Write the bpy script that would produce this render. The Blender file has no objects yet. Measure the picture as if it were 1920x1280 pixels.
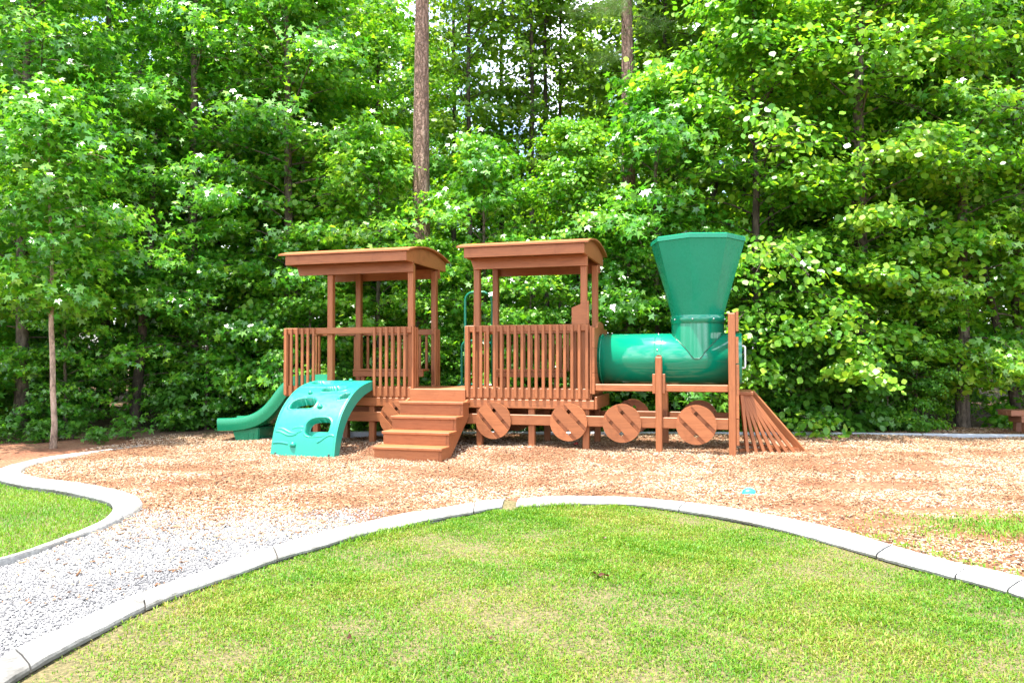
import bpy, bmesh, math, random
import numpy as np
from mathutils import Vector, Matrix
R = math.radians
random.seed(7)
rng = np.random.default_rng(11)
sc = bpy.context.scene
C = sc.collection

# ------------------------------------------------------------------ camera
cam_d = bpy.data.cameras.new('camera')
cam = bpy.data.objects.new('camera', cam_d)
C.objects.link(cam)
cam.location = (0, 0, 1.31)
cam.rotation_euler = (R(90) + 0.0201, 0.0025, 0)
cam_d.sensor_width = 36
cam_d.lens = 36 * 1401.25 / 1920
cam_d.clip_end = 900
sc.camera = cam

# ------------------------------------------------------------------ sky, sun, exposure
A_TR = 0.2804                                   # heading of the play train
OX, OY = -0.6856, 10.6059
du, dv = 0.15, 0.17                            # sideways drift of the sunlight per metre of fall
sd = Vector((du * math.cos(A_TR) + dv * math.sin(A_TR), -du * math.sin(A_TR) + dv * math.cos(A_TR), -1)).normalized()
sun_d = bpy.data.lights.new('sun', 'SUN')
sun_d.energy = 4.8
sun_d.angle = R(0.55)
sun_d.color = (1, 0.95, 0.87)
sun = bpy.data.objects.new('sun', sun_d)
C.objects.link(sun)
sun.rotation_euler = sd.to_track_quat('-Z', 'Y').to_euler()
sun.location = (0, 0, 30)
to_sun = -sd
w = bpy.data.worlds.new('World')
sc.world = w
w.use_nodes = True
wn, wl = w.node_tree.nodes, w.node_tree.links
sky = wn.new('ShaderNodeTexSky')
sky.sky_type = 'NISHITA'
sky.sun_disc = False
sky.sun_elevation = math.asin(to_sun.z)
sky.sun_rotation = math.atan2(to_sun.x, to_sun.y)
sky.air_density = 1.0
sky.dust_density = 1.5
tc = wn.new('ShaderNodeTexCoord')
cn = wn.new('ShaderNodeTexNoise')
cn.inputs['Scale'].default_value = 5.5
cn.inputs['Detail'].default_value = 6
cr = wn.new('ShaderNodeValToRGB')
cr.color_ramp.elements[0].position = 0.42
cr.color_ramp.elements[1].position = 0.6
mx = wn.new('ShaderNodeMix')
mx.data_type = 'RGBA'
mx.inputs[7].default_value = (9, 9.3, 9.8, 1)
wl.new(tc.outputs['Generated'], cn.inputs['Vector'])
wl.new(cn.outputs['Fac'], cr.inputs['Fac'])
wl.new(cr.outputs['Color'], mx.inputs[0])
wl.new(sky.outputs['Color'], mx.inputs[6])
wl.new(mx.outputs[2], wn['Background'].inputs['Color'])
wn['Background'].inputs['Strength'].default_value = 0.15
vs = sc.view_settings
vs.view_transform = 'Standard'
vs.look = 'None'
vs.gamma = 1
vs.use_curve_mapping = False
vs.exposure = 1.92
cy = sc.cycles
cy.max_bounces = 6
cy.diffuse_bounces = 3
cy.glossy_bounces = 2
cy.transmission_bounces = 4
cy.sample_clamp_indirect = 6
cy.caustics_reflective = False
cy.caustics_refractive = False

# ------------------------------------------------------------------ node helpers
def new_mat(name):
    m = bpy.data.materials.new(name)
    m.use_nodes = True
    nt = m.node_tree
    return m, nt.nodes, nt.links, nt.nodes['Principled BSDF']

def ramp(n, stops, interp='LINEAR'):
    r = n.new('ShaderNodeValToRGB')
    e = r.color_ramp
    e.interpolation = interp
    while len(e.elements) > len(stops):
        e.elements.remove(e.elements[-1])
    while len(e.elements) < len(stops):
        e.elements.new(1)
    for el, (p, c) in zip(e.elements, stops):
        el.position = p
        el.color = (*c, 1)
    return r

def noise(n, l, scale, detail=3, coord='Object', stretch=None, rough=0.55):
    t = n.new('ShaderNodeTexCoord')
    x = n.new('ShaderNodeTexNoise')
    x.inputs['Scale'].default_value = scale
    x.inputs['Detail'].default_value = detail
    x.inputs['Roughness'].default_value = rough
    if stretch:
        mp = n.new('ShaderNodeMapping')
        mp.inputs['Scale'].default_value = stretch
        l.new(t.outputs[coord], mp.inputs['Vector'])
        l.new(mp.outputs['Vector'], x.inputs['Vector'])
    else:
        l.new(t.outputs[coord], x.inputs['Vector'])
    return x

def mixc(n, l, fac, a, b, mode='MIX'):
    m = n.new('ShaderNodeMix')
    m.data_type = 'RGBA'
    m.blend_type = mode
    for sock, v in ((0, fac), (6, a), (7, b)):
        if hasattr(v, 'is_output'):
            l.new(v, m.inputs[sock])
        elif sock == 0:
            m.inputs[0].default_value = v
        else:
            m.inputs[sock].default_value = (*v, 1)
    return m.outputs[2]

def bump(n, l, h, bsdf, strength=0.3, dist=0.01):
    b = n.new('ShaderNodeBump')
    b.inputs['Strength'].default_value = strength
    b.inputs['Distance'].default_value = dist
    l.new(h, b.inputs['Height'])
    l.new(b.outputs['Normal'], bsdf.inputs['Normal'])

def lumber_mat(name, c1, c2, stretch):
    m, n, l, p = new_mat(name)
    a = noise(n, l, 6, 4)
    g = noise(n, l, 60, 4, stretch=stretch, rough=0.65)
    oi = n.new('ShaderNodeObjectInfo')
    col = mixc(n, l, a.outputs['Fac'], c1, c2)
    r = ramp(n, [(0, (0.84, 0.83, 0.82)), (1, (1.12, 1.10, 1.08))])
    l.new(oi.outputs['Random'], r.inputs['Fac'])
    col = mixc(n, l, 1.0, col, r.outputs['Color'], 'MULTIPLY')
    gr = ramp(n, [(0.34, (0.74, 0.70, 0.68)), (0.52, (1, 1, 1)), (0.72, (1.12, 1.13, 1.15))])
    l.new(g.outputs['Fac'], gr.inputs['Fac'])
    col = mixc(n, l, 0.8, col, gr.outputs['Color'], 'MULTIPLY')
    sp = noise(n, l, 3.1, 6, rough=0.72)
    rs = ramp(n, [(0.55, (1, 1, 1)), (0.72, (0.62, 0.57, 0.54))])
    l.new(sp.outputs['Fac'], rs.inputs['Fac'])
    col = mixc(n, l, 0.8, col, rs.outputs['Color'], 'MULTIPLY')
    l.new(col, p.inputs['Base Color'])
    p.inputs['Roughness'].default_value = 0.5
    p.inputs['Specular IOR Level'].default_value = 0.35
    bump(n, l, g.outputs['Fac'], p, 0.3, 0.004)
    return m

def plastic_mat(name, c, rough=0.22, spec=0.5):
    m, n, l, p = new_mat(name)
    a = noise(n, l, 4, 5, rough=0.6)
    col = mixc(n, l, a.outputs['Fac'], tuple(x * 0.88 for x in c), tuple(min(1, x * 1.1) for x in c))
    l.new(col, p.inputs['Base Color'])
    b = noise(n, l, 14, 5, rough=0.7)
    r = ramp(n, [(0.35, (rough * 0.85,) * 3), (0.75, (rough * 1.5,) * 3)])
    l.new(b.outputs['Fac'], r.inputs['Fac'])
    l.new(r.outputs['Color'], p.inputs['Roughness'])
    p.inputs['Specular IOR Level'].default_value = spec
    d = noise(n, l, 2.2, 2)
    bump(n, l, d.outputs['Fac'], p, 0.12, 0.03)
    return m

def plain_mat(name, c, rough=0.5, metal=0.0):
    m, n, l, p = new_mat(name)
    a = noise(n, l, 20, 4)
    l.new(mixc(n, l, a.outputs['Fac'], tuple(x * 0.85 for x in c), tuple(min(1, x * 1.08) for x in c)), p.inputs['Base Color'])
    p.inputs['Roughness'].default_value = rough
    p.inputs['Metallic'].default_value = metal
    return m

def leaf_mat(name, stops, trans=0.5, tcol=(1.55, 1.4, 0.55), rough=0.38, spec=0.5):
    m, n, l, p = new_mat(name)
    geo = n.new('ShaderNodeNewGeometry')
    oi = n.new('ShaderNodeObjectInfo')
    ns = noise(n, l, 0.9, 2)
    ad = n.new('ShaderNodeMath'); ad.operation = 'MULTIPLY_ADD'
    l.new(ns.outputs['Fac'], ad.inputs[0]); ad.inputs[1].default_value = 0.9
    sb = n.new('ShaderNodeMath'); sb.operation = 'MULTIPLY_ADD'
    l.new(geo.outputs['Random Per Island'], sb.inputs[0]); sb.inputs[1].default_value = 0.5; sb.inputs[2].default_value = -0.28
    l.new(sb.outputs[0], ad.inputs[2])
    ob = n.new('ShaderNodeMath'); ob.operation = 'MULTIPLY_ADD'
    l.new(oi.outputs['Random'], ob.inputs[0]); ob.inputs[1].default_value = 0.22
    l.new(ad.outputs[0], ob.inputs[2])
    r = ramp(n, stops)
    l.new(ob.outputs[0], r.inputs['Fac'])
    l.new(r.outputs['Color'], p.inputs['Base Color'])
    p.inputs['Roughness'].default_value = rough
    p.inputs['Specular IOR Level'].default_value = spec
    tr = n.new('ShaderNodeBsdfTranslucent')
    l.new(mixc(n, l, 1.0, r.outputs['Color'], tcol, 'MULTIPLY'), tr.inputs['Color'])
    ms = n.new('ShaderNodeMixShader')
    ms.inputs[0].default_value = trans
    l.new(p.outputs[0], ms.inputs[1])
    l.new(tr.outputs[0], ms.inputs[2])
    l.new(ms.outputs[0], n['Material Output'].inputs['Surface'])
    return m

def bark_mat(name, c1, c2, zs=0.18, scale=24, bs=0.8):
    m, n, l, p = new_mat(name)
    a = noise(n, l, scale, 5, stretch=(1, 1, zs), rough=0.65)
    b = noise(n, l, 1.3, 3)
    r = ramp(n, [(0.36, tuple(x * 0.35 for x in c1)), (0.5, c1), (0.68, c2)])
    l.new(a.outputs['Fac'], r.inputs['Fac'])
    r2 = ramp(n, [(0.3, (0.75, 0.78, 0.75)), (0.7, (1.15, 1.1, 1.05))])
    l.new(b.outputs['Fac'], r2.inputs['Fac'])
    l.new(mixc(n, l, 1.0, r.outputs['Color'], r2.outputs['Color'], 'MULTIPLY'), p.inputs['Base Color'])
    p.inputs['Roughness'].default_value = 0.9
    bump(n, l, a.outputs['Fac'], p, bs, 0.03)
    return m

def pine_bark_mat(name, c1, c2):
    m, n, l, p = new_mat(name)
    t = n.new('ShaderNodeTexCoord')
    mp = n.new('ShaderNodeMapping')
    mp.inputs['Scale'].default_value = (1, 1, 0.16)
    w_ = noise(n, l, 9, 4)
    mv = mixc(n, l, 0.10, t.outputs['Object'], w_.outputs['Color'])
    l.new(mv, mp.inputs['Vector'])
    vo = n.new('ShaderNodeTexVoronoi')
    vo.feature = 'DISTANCE_TO_EDGE'
    vo.inputs['Scale'].default_value = 15
    l.new(mp.outputs['Vector'], vo.inputs['Vector'])
    r = ramp(n, [(0.0, (0.085, 0.055, 0.042)), (0.08, c1), (0.4, c2)])
    l.new(vo.outputs['Distance'], r.inputs['Fac'])
    f = noise(n, l, 30, 5, stretch=(1, 1, 0.5), rough=0.7)
    r2 = ramp(n, [(0.3, (0.6, 0.58, 0.56)), (0.7, (1.2, 1.15, 1.1))])
    l.new(f.outputs['Fac'], r2.inputs['Fac'])
    l.new(mixc(n, l, 1.0, r.outputs['Color'], r2.outputs['Color'], 'MULTIPLY'), p.inputs['Base Color'])
    p.inputs['Roughness'].default_value = 0.92
    bump(n, l, vo.outputs['Distance'], p, 1.0, 0.06)
    return m

M = {}
WA, WB = (0.275, 0.096, 0.035), (0.325, 0.120, 0.046)
M['wood'] = lumber_mat('brown_lumber', WA, WB, (0.06, 1, 1))
M['wood_v'] = lumber_mat('brown_lumber_across', WA, WB, (1, 0.06, 1))
M['wood_z'] = lumber_mat('brown_lumber_upright', WA, WB, (1, 1, 0.06))
M['bench'] = lumber_mat('bench_lumber', (0.22, 0.09, 0.05), (0.28, 0.12, 0.07), (0.06, 1, 1))
M['green'] = plastic_mat('green_plastic', (0.002, 0.205, 0.112), 0.10, 0.6)
M['satin'] = plastic_mat('green_satin_plastic', (0.002, 0.205, 0.112), 0.26, 0.4)
M['slide'] = plastic_mat('green_slide_plastic', (0.004, 0.18, 0.085), 0.22)
M['teal'] = plastic_mat('turquoise_plastic', (0.008, 0.25, 0.168), 0.33)
M['seam'] = plastic_mat('green_seam', (0.001, 0.07, 0.035), 0.35)
M['pipe'] = plastic_mat('green_pipe', (0.003, 0.16, 0.10), 0.3)
M['white'] = plain_mat('white_plastic', (0.78, 0.78, 0.76), 0.35)
M['steel'] = plain_mat('bolt_steel', (0.7, 0.7, 0.68), 0.3, 1.0)
M['blue'] = plastic_mat('blue_plastic', (0.02, 0.33, 0.55), 0.35)
M['red'] = plastic_mat('red_plastic', (0.5, 0.02, 0.02), 0.4)
M['dark'] = plain_mat('dark_plastic', (0.02, 0.03, 0.03), 0.5)
M['edging'] = plain_mat('grey_edging_plastic', (0.34, 0.36, 0.40), 0.6)
M['dead'] = leaf_mat('dead_leaf', [(0, (0.07, 0.022, 0.010)), (0.5, (0.12, 0.042, 0.02)), (1, (0.17, 0.085, 0.035))], 0.2, (1.1, 1, 0.8))

M['gum'] = leaf_mat('sweetgum_leaf', [(0.05, (0.026, 0.145, 0.018)), (0.36, (0.066, 0.265, 0.022)), (0.66, (0.16, 0.40, 0.026)), (0.92, (0.30, 0.50, 0.05))], rough=0.3, spec=1.0)
M['oak'] = leaf_mat('oak_leaf', [(0.05, (0.030, 0.142, 0.014)), (0.38, (0.082, 0.270, 0.020)), (0.68, (0.18, 0.40, 0.026)), (0.92, (0.32, 0.47, 0.05))])
M['yellow'] = leaf_mat('sunlit_leaf', [(0, (0.06, 0.18, 0.018)), (0.5, (0.14, 0.30, 0.025)), (1, (0.28, 0.40, 0.05))], trans=0.55)
M['needle'] = leaf_mat('pine_needle', [(0, (0.05, 0.13, 0.025)), (0.6, (0.11, 0.22, 0.04)), (1, (0.2, 0.3, 0.07))], trans=0.3, rough=0.45)
M['shrub'] = leaf_mat('shrub_leaf', [(0, (0.032, 0.12, 0.018)), (0.5, (0.075, 0.23, 0.026)), (1, (0.16, 0.36, 0.045))], spec=0.6)
M['pine_bark'] = pine_bark_mat('pine_bark', (0.20, 0.125, 0.095), (0.34, 0.24, 0.19))
M['grey_bark'] = bark_mat('grey_bark', (0.10, 0.078, 0.06), (0.19, 0.155, 0.125), 0.3, 22, 0.5)
M['pale_bark'] = bark_mat('pale_bark', (0.34, 0.24, 0.18), (0.50, 0.39, 0.31), 0.4, 20, 0.4)
M['dark_bark'] = bark_mat('dark_bark', (0.06, 0.045, 0.035), (0.12, 0.09, 0.07), 0.3, 20, 0.5)

# ------------------------------------------------------------------ object helpers
def put(name, me, mat=None, parent=None, **props):
    o = bpy.data.objects.new(name, me)
    C.objects.link(o)
    if mat is not None and me is not None and not me.materials:
        me.materials.append(mat)
    if parent:
        o.parent = parent
    for k, v in props.items():
        o[k] = v
    return o

def from_bm(name, bm, mat=None, parent=None, smooth=False, **props):
    me = bpy.data.meshes.new(name)
    bm.normal_update()
    bm.to_mesh(me)
    bm.free()
    if smooth:
        me.polygons.foreach_set('use_smooth', np.ones(len(me.polygons), bool))
    return put(name, me, mat, parent, **props)

def fast_mesh(name, verts, psize, mat, smooth=False):
    """verts: (n, psize, 3) array of separate polygons of psize corners each"""
    n = len(verts)
    me = bpy.data.meshes.new(name)
    me.vertices.add(n * psize)
    me.vertices.foreach_set('co', np.ascontiguousarray(verts, dtype=np.float32).ravel())
    me.loops.add(n * psize)
    me.loops.foreach_set('vertex_index', np.arange(n * psize, dtype=np.int32))
    me.polygons.add(n)
    me.polygons.foreach_set('loop_start', np.arange(0, n * psize, psize, dtype=np.int32))
    me.update(calc_edges=True)
    me.materials.append(mat)
    return me

def indexed_mesh(name, verts, quads, mat, smooth=False):
    n, k = len(quads), len(quads[0])
    me = bpy.data.meshes.new(name)
    me.vertices.add(len(verts))
    me.vertices.foreach_set('co', np.ascontiguousarray(verts, dtype=np.float32).ravel())
    me.loops.add(n * k)
    me.loops.foreach_set('vertex_index', np.asarray(quads, dtype=np.int32).ravel())
    me.polygons.add(n)
    me.polygons.foreach_set('loop_start', np.arange(0, n * k, k, dtype=np.int32))
    me.update(calc_edges=True)
    me.validate()
    if smooth:
        me.polygons.foreach_set('use_smooth', np.ones(len(me.polygons), bool))
    me.materials.append(mat)
    return me

box_cache = {}
def box_mesh(name, dx, dy, dz, mat, bev=0.004):
    key = (name, round(dx, 4), round(dy, 4), round(dz, 4), mat.name)
    if key not in box_cache:
        bm = bmesh.new()
        bmesh.ops.create_cube(bm, size=1)
        bmesh.ops.scale(bm, vec=(dx, dy, dz), verts=bm.verts)
        if bev:
            bmesh.ops.bevel(bm, geom=bm.edges[:], offset=min(bev, 0.3 * min(dx, dy, dz)), segments=1, affect='EDGES')
        me = bpy.data.meshes.new(name)
        bm.to_mesh(me)
        bm.free()
        me.materials.append(mat)
        box_cache[key] = me
    return box_cache[key]

def bx(name, u, v, z, parent, mat=None, bev=0.005, **props):
    dims = (u[1] - u[0], v[1] - v[0], z[1] - z[0])
    mat = mat or M[('wood', 'wood_v', 'wood_z')[dims.index(max(dims))]]
    o = put(name, box_mesh(name, *dims, mat, bev), None, parent, **props)
    o.location = ((u[0] + u[1]) / 2, (v[0] + v[1]) / 2, (z[0] + z[1]) / 2)
    if parent is not None and parent.type == 'MESH':
        o.location = Vector(o.location) - parent.location
    return o

def loc_under(o, parent):
    """children built in the train's own coordinates under a part that sits off the origin"""
    if parent is not None and parent.type == 'MESH':
        o.location = Vector(o.location) - parent.location
    return o

def tube(bm, pts, radii, sides=8, cap=True):
    pts = [Vector(p) for p in pts]
    rings = []
    ref = Vector((0, 0, 1))
    for i, p in enumerate(pts):
        d = (pts[min(i + 1, len(pts) - 1)] - pts[max(i - 1, 0)]).normalized()
        a = d.cross(ref if abs(d.z) < 0.95 else Vector((1, 0, 0))).normalized()
        if rings and prev_a.dot(a) < 0.2:
            a = (prev_a - d * prev_a.dot(d)).normalized()
        prev_a = a
        b = d.cross(a)
        r = radii[i] if hasattr(radii, '__len__') else radii
        rings.append([bm.verts.new(p + (a * math.cos(2 * math.pi * k / sides) + b * math.sin(2 * math.pi * k / sides)) * r) for k in range(sides)])
    for i in range(len(rings) - 1):
        for k in range(sides):
            bm.faces.new((rings[i][k], rings[i][(k + 1) % sides], rings[i + 1][(k + 1) % sides], rings[i + 1][k]))
    if cap:
        bm.faces.new(rings[0][::-1])
        bm.faces.new(rings[-1])

def prism(bm, poly, axis, lo, hi):
    """extrude a 2-D polygon along axis 0/1/2 from lo to hi"""
    def P(q, t):
        c = list(q)
        c.insert(axis, t)
        return bm.verts.new(c)
    a = [P(q, lo) for q in poly]
    b = [P(q, hi) for q in poly]
    n = len(poly)
    bm.faces.new(a)
    bm.faces.new(b[::-1])
    for i in range(n):
        bm.faces.new((a[i], b[i], b[(i + 1) % n], a[(i + 1) % n]))
    bmesh.ops.recalc_face_normals(bm, faces=bm.faces)

def pip(px, py, poly):
    inside = np.zeros(px.shape, bool)
    n = len(poly)
    for i in range(n):
        x1, y1 = poly[i]
        x2, y2 = poly[(i + 1) % n]
        if y1 == y2:
            continue
        c = ((y1 > py) != (y2 > py)) & (px < (x2 - x1) * (py - y1) / (y2 - y1) + x1)
        inside ^= c
    return inside

def smooth_line(pts, n):
    """Catmull-Rom through pts, resampled evenly to n points"""
    p = np.array([pts[0]] + list(pts) + [pts[-1]], float)
    out = []
    for i in range(1, len(p) - 2):
        for t in np.linspace(0, 1, 24, endpoint=False):
            a, b, c, d = p[i - 1], p[i], p[i + 1], p[i + 2]
            out.append(0.5 * (2 * b + (c - a) * t + (2 * a - 5 * b + 4 * c - d) * t ** 2 + (3 * b - a - 3 * c + d) * t ** 3))
    out.append(p[-2])
    out = np.array(out)
    s = np.concatenate([[0], np.cumsum(np.linalg.norm(np.diff(out, axis=0), axis=1))])
    q = np.linspace(0, s[-1], n)
    return np.stack([np.interp(q, s, out[:, 0]), np.interp(q, s, out[:, 1])], 1)

# ------------------------------------------------------------------ ground
def soil_mat():
    m, n, l, p = new_mat('forest_floor')
    a = noise(n, l, 7, 6, rough=0.7)
    b = noise(n, l, 0.6, 3)
    r = ramp(n, [(0.3, (0.045, 0.028, 0.018)), (0.5, (0.13, 0.07, 0.04)), (0.66, (0.22, 0.125, 0.075)), (0.8, (0.32, 0.2, 0.13))])
    l.new(a.outputs['Fac'], r.inputs['Fac'])
    g = ramp(n, [(0.5, (1, 1, 1)), (0.62, (0.6, 0.85, 0.4))])
    l.new(b.outputs['Fac'], g.inputs['Fac'])
    l.new(mixc(n, l, 1.0, r.outputs['Color'], g.outputs['Color'], 'MULTIPLY'), p.inputs['Base Color'])
    p.inputs['Roughness'].default_value = 0.95
    bump(n, l, a.outputs['Fac'], p, 0.8, 0.05)
    return m

def mulch_mat():
    m, n, l, p = new_mat('mulch_base')
    a = noise(n, l, 38, 6, stretch=(0.7, 1.3, 1), rough=0.7)
    b = noise(n, l, 0.9, 4, rough=0.6)
    r = ramp(n, [(0.3, (0.035, 0.014, 0.007)), (0.45, (0.14, 0.056, 0.024)), (0.58, (0.23, 0.115, 0.055)), (0.75, (0.36, 0.24, 0.15))])
    l.new(a.outputs['Fac'], r.inputs['Fac'])
    g = ramp(n, [(0.4, (1.05, 1.05, 1.05)), (0.66, (0.85, 0.58, 0.45))])
    l.new(b.outputs['Fac'], g.inputs['Fac'])
    l.new(mixc(n, l, 1.0, r.outputs['Color'], g.outputs['Color'], 'MULTIPLY'), p.inputs['Base Color'])
    p.inputs['Roughness'].default_value = 0.95
    bump(n, l, a.outputs['Fac'], p, 0.9, 0.02)
    return m

def gravel_mat():
    m, n, l, p = new_mat('gravel_base')
    a = noise(n, l, 60, 6, rough=0.75)
    b = noise(n, l, 1.6, 4, stretch=(0.6, 1.6, 1), rough=0.65)
    r = ramp(n, [(0.3, (0.06, 0.06, 0.065)), (0.5, (0.19, 0.19, 0.195)), (0.7, (0.34, 0.335, 0.33))])
    l.new(a.outputs['Fac'], r.inputs['Fac'])
    g = ramp(n, [(0.42, (1.1, 1.1, 1.1)), (0.62, (0.6, 0.6, 0.63))])
    l.new(b.outputs['Fac'], g.inputs['Fac'])
    l.new(mixc(n, l, 1.0, r.outputs['Color'], g.outputs['Color'], 'MULTIPLY'), p.inputs['Base Color'])
    p.inputs['Roughness'].default_value = 0.9
    bump(n, l, a.outputs['Fac'], p, 0.8, 0.015)
    return m

def lawn_mat():
    m, n, l, p = new_mat('lawn_soil')
    a = noise(n, l, 45, 5, rough=0.7)
    r = ramp(n, [(0.3, (0.03, 0.032, 0.01)), (0.5, (0.10, 0.083, 0.03)), (0.75, (0.24, 0.18, 0.09))])
    l.new(a.outputs['Fac'], r.inputs['Fac'])
    l.new(r.outputs['Color'], p.inputs['Base Color'])
    p.inputs['Roughness'].default_value = 0.95
    bump(n, l, a.outputs['Fac'], p, 0.7, 0.02)
    return m

def concrete_mat(f=1.0):
    m, n, l, p = new_mat('concrete')
    a = noise(n, l, 26, 6, rough=0.7)
    b = noise(n, l, 1.7, 5, rough=0.65)
    r = ramp(n, [(0.3, (0.22 * f, 0.215 * f, 0.205 * f)), (0.55, (0.35 * f, 0.345 * f, 0.33 * f)), (0.8, (0.43 * f, 0.425 * f, 0.41 * f))])
    l.new(a.outputs['Fac'], r.inputs['Fac'])
    g = ramp(n, [(0.40, (1.05, 1.05, 1.05)), (0.62, (0.55, 0.53, 0.50))])
    l.new(b.outputs['Fac'], g.inputs['Fac'])
    l.new(mixc(n, l, 1.0, r.outputs['Color'], g.outputs['Color'], 'MULTIPLY'), p.inputs['Base Color'])
    p.inputs['Roughness'].default_value = 0.85
    bump(n, l, a.outputs['Fac'], p, 0.35, 0.01)
    return m

KB = [(-2.0, .4), (-2.25, 2.2), (-2.26, 3.32), (-2.2, 3.69), (-2.09, 4.19), (-1.91, 4.62), (-1.69, 5.2), (-1.36, 5.75), (-.95, 6.25), (-.37, 6.74), (-.1, 6.92), (.37, 7.08), (1.04, 7.05), (1.38, 6.92), (1.85, 6.6), (2.25, 6.12), (2.48, 5.72), (2.66, 5.24), (2.87, 4.78), (3.06, 4.4), (3.25, 3.7), (3.35, 2.6), (3.3, 1.0)]
KF = [(-1.75, .4), (-2.0, 2.2), (-2.06, 3.06), (-2.0, 3.64), (-1.94, 4.01), (-1.80, 4.37), (-1.54, 4.93), (-1.22, 5.45), (-.92, 5.84), (-.31, 6.43), (0, 6.62), (.5, 6.76), (1.02, 6.73), (1.29, 6.6), (1.68, 6.25), (2.02, 5.80), (2.24, 5.40), (2.42, 4.97), (2.59, 4.6), (2.79, 4.2), (2.95, 3.6), (3.03, 2.6), (3.0, 1.0)]
LM = [(-5.50, 11.35), (-5.7, 10.76), (-5.88, 10.2), (-5.95, 9.47), (-5.66, 8.64), (-5.1, 8.1), (-4.42, 7.73), (-3.82, 7.3), (-3.44, 6.93), (-3.22, 6.5), (-3.15, 6.04), (-3.15, 5.6), (-3.165, 5.23), (-3.225, 4.95), (-3.345, 4.70), (-3.76, 4.2), (-4.6, 3.6)]
LL = [(-5.62, 11.40), (-5.82, 10.8), (-6.08, 10.2), (-6.17, 9.42), (-5.87, 8.45), (-5.24, 7.82), (-4.54, 7.42), (-3.95, 7.02), (-3.63, 6.75), (-3.42, 6.42), (-3.27, 6.02), (-3.24, 5.6), (-3.24, 5.18), (-3.30, 4.87), (-3.42, 4.62), (-3.82, 4.12), (-4.7, 3.45)]
kb, kf = smooth_line(KB, 240), smooth_line(KF, 240)
lm, ll = smooth_line(LM, 200), smooth_line(LL, 200)
LAWN = [tuple(p) for p in (kb + kf) / 2] + [(3.0, -3), (-1.7, -3)]
LAWN_L = [tuple(p) for p in ((lm + ll) / 2)[34:]] + [(-9, 3.4), (-12, 3.4), (-12, 8.5), (-9, 8.7), (-6.6, 8.75)]

def to_train(x, y):
    dx, dy = x - OX, y - OY
    ca, sa = math.cos(A_TR), math.sin(A_TR)
    return dx * ca - dy * sa, dx * sa + dy * ca
def from_train(u, v, z=0):
    ca, sa = math.cos(A_TR), math.sin(A_TR)
    return (OX + u * ca + v * sa, OY - u * sa + v * ca, z)

def wob(x, y):
    return 0.010 * np.sin(2.1 * x + 1.3 * y) + 0.008 * np.sin(3.7 * y - 1.9 * x + 1) + 0.006 * np.sin(6.1 * x + 5.3 * y)

def mulch_h(x, y):
    u, v = to_train(x, y)
    t = np.clip((v + 1.0) / 0.95, 0, 1)
    t = t * t * (3 - 2 * t)
    side = np.clip((u + 2.6) / 1.2, 0, 1)
    return -0.028 + 0.072 * t * side + wob(x, y)

def lawn_h(x, y):
    return -0.046 + 0.35 * wob(x * 0.8, y * 0.8)

def grid_sheet(name, x0, x1, y0, y1, step, hfun, mat, keep=None, **props):
    xs = np.arange(x0, x1 + step / 2, step)
    ys = np.arange(y0, y1 + step / 2, step)
    X, Y = np.meshgrid(xs, ys)
    Z = hfun(X, Y)
    nx, ny = len(xs), len(ys)
    idx = np.arange(nx * ny).reshape(ny, nx)
    q = np.stack([idx[:-1, :-1], idx[:-1, 1:], idx[1:, 1:], idx[1:, :-1]], -1).reshape(-1, 4)
    if keep is not None:
        k = keep(X, Y)
        kk = (k[:-1, :-1] | k[:-1, 1:] | k[1:, 1:] | k[1:, :-1]).reshape(-1)
        q = q[kk]
    me = indexed_mesh(name, np.stack([X, Y, Z], -1).reshape(-1, 3), q, mat, True)
    return put(name, me, None, None, **props)

# forest floor: one sheet to the horizon, dipped under the finer sheets
def ground_h(x, y):
    near = (x > -13.5) & (x < 13.5) & (y > -4.5) & (y < 12.3)
    return np.where(near, -0.3, -0.02 + wob(x, y) + np.clip(y - 12.4, 0, 30) * 0.012)
gx = np.concatenate([np.linspace(-400, -16, 14), np.arange(-15, 15.01, 0.5), np.linspace(16, 400, 14)])
gy = np.concatenate([np.linspace(-300, -6, 8), np.arange(-5, 40.01, 0.3), np.linspace(42, 600, 16)])
X, Y = np.meshgrid(gx, gy)
idx = np.arange(X.size).reshape(X.shape)
q = np.stack([idx[:-1, :-1], idx[:-1, 1:], idx[1:, 1:], idx[1:, :-1]], -1).reshape(-1, 4)
put('ground', indexed_mesh('ground', np.stack([X, Y, ground_h(X, Y)], -1).reshape(-1, 3), q, soil_mat(), True), kind='structure',
    label='brown forest floor under the trees', category='ground')

in_lawn = lambda x, y: pip(x, y, LAWN) | pip(x, y, LAWN_L)
grid_sheet('mulch_bed', -14, 14, -4, 12.6, 0.08, lambda x, y: np.where(in_lawn(x, y), -0.16, mulch_h(x, y)), mulch_mat(),
           kind='structure', label='bed of brown wood chip mulch around the play train', category='mulch')
grid_sheet('front_lawn', -3, 4, -3, 7.2, 0.08, lawn_h, lawn_mat(), keep=lambda x, y: pip(x, y, LAWN),
           kind='structure', label='soil of the rounded front lawn inside the concrete border', category='lawn')
grid_sheet('side_lawn', -12, -3, 3.4, 9, 0.08, lawn_h, M.setdefault('lawn', bpy.data.materials['lawn_soil']), keep=lambda x, y: pip(x, y, LAWN_L),
           kind='structure', label='soil of the small lawn at the left edge', category='lawn')
GRAVEL_EDGE = lambda x: 6.0 + 0.14 * np.sin(3.3 * x) + 0.09 * np.sin(8.1 * x + 1) + 0.05 * np.sin(21 * x)
def in_gravel(x, y):
    return (y < GRAVEL_EDGE(x)) & (y > -1) & (x < 0) & (x > -6) & ~in_lawn(x, y) & ((y < 4.9) | (x > -3.3))
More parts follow.
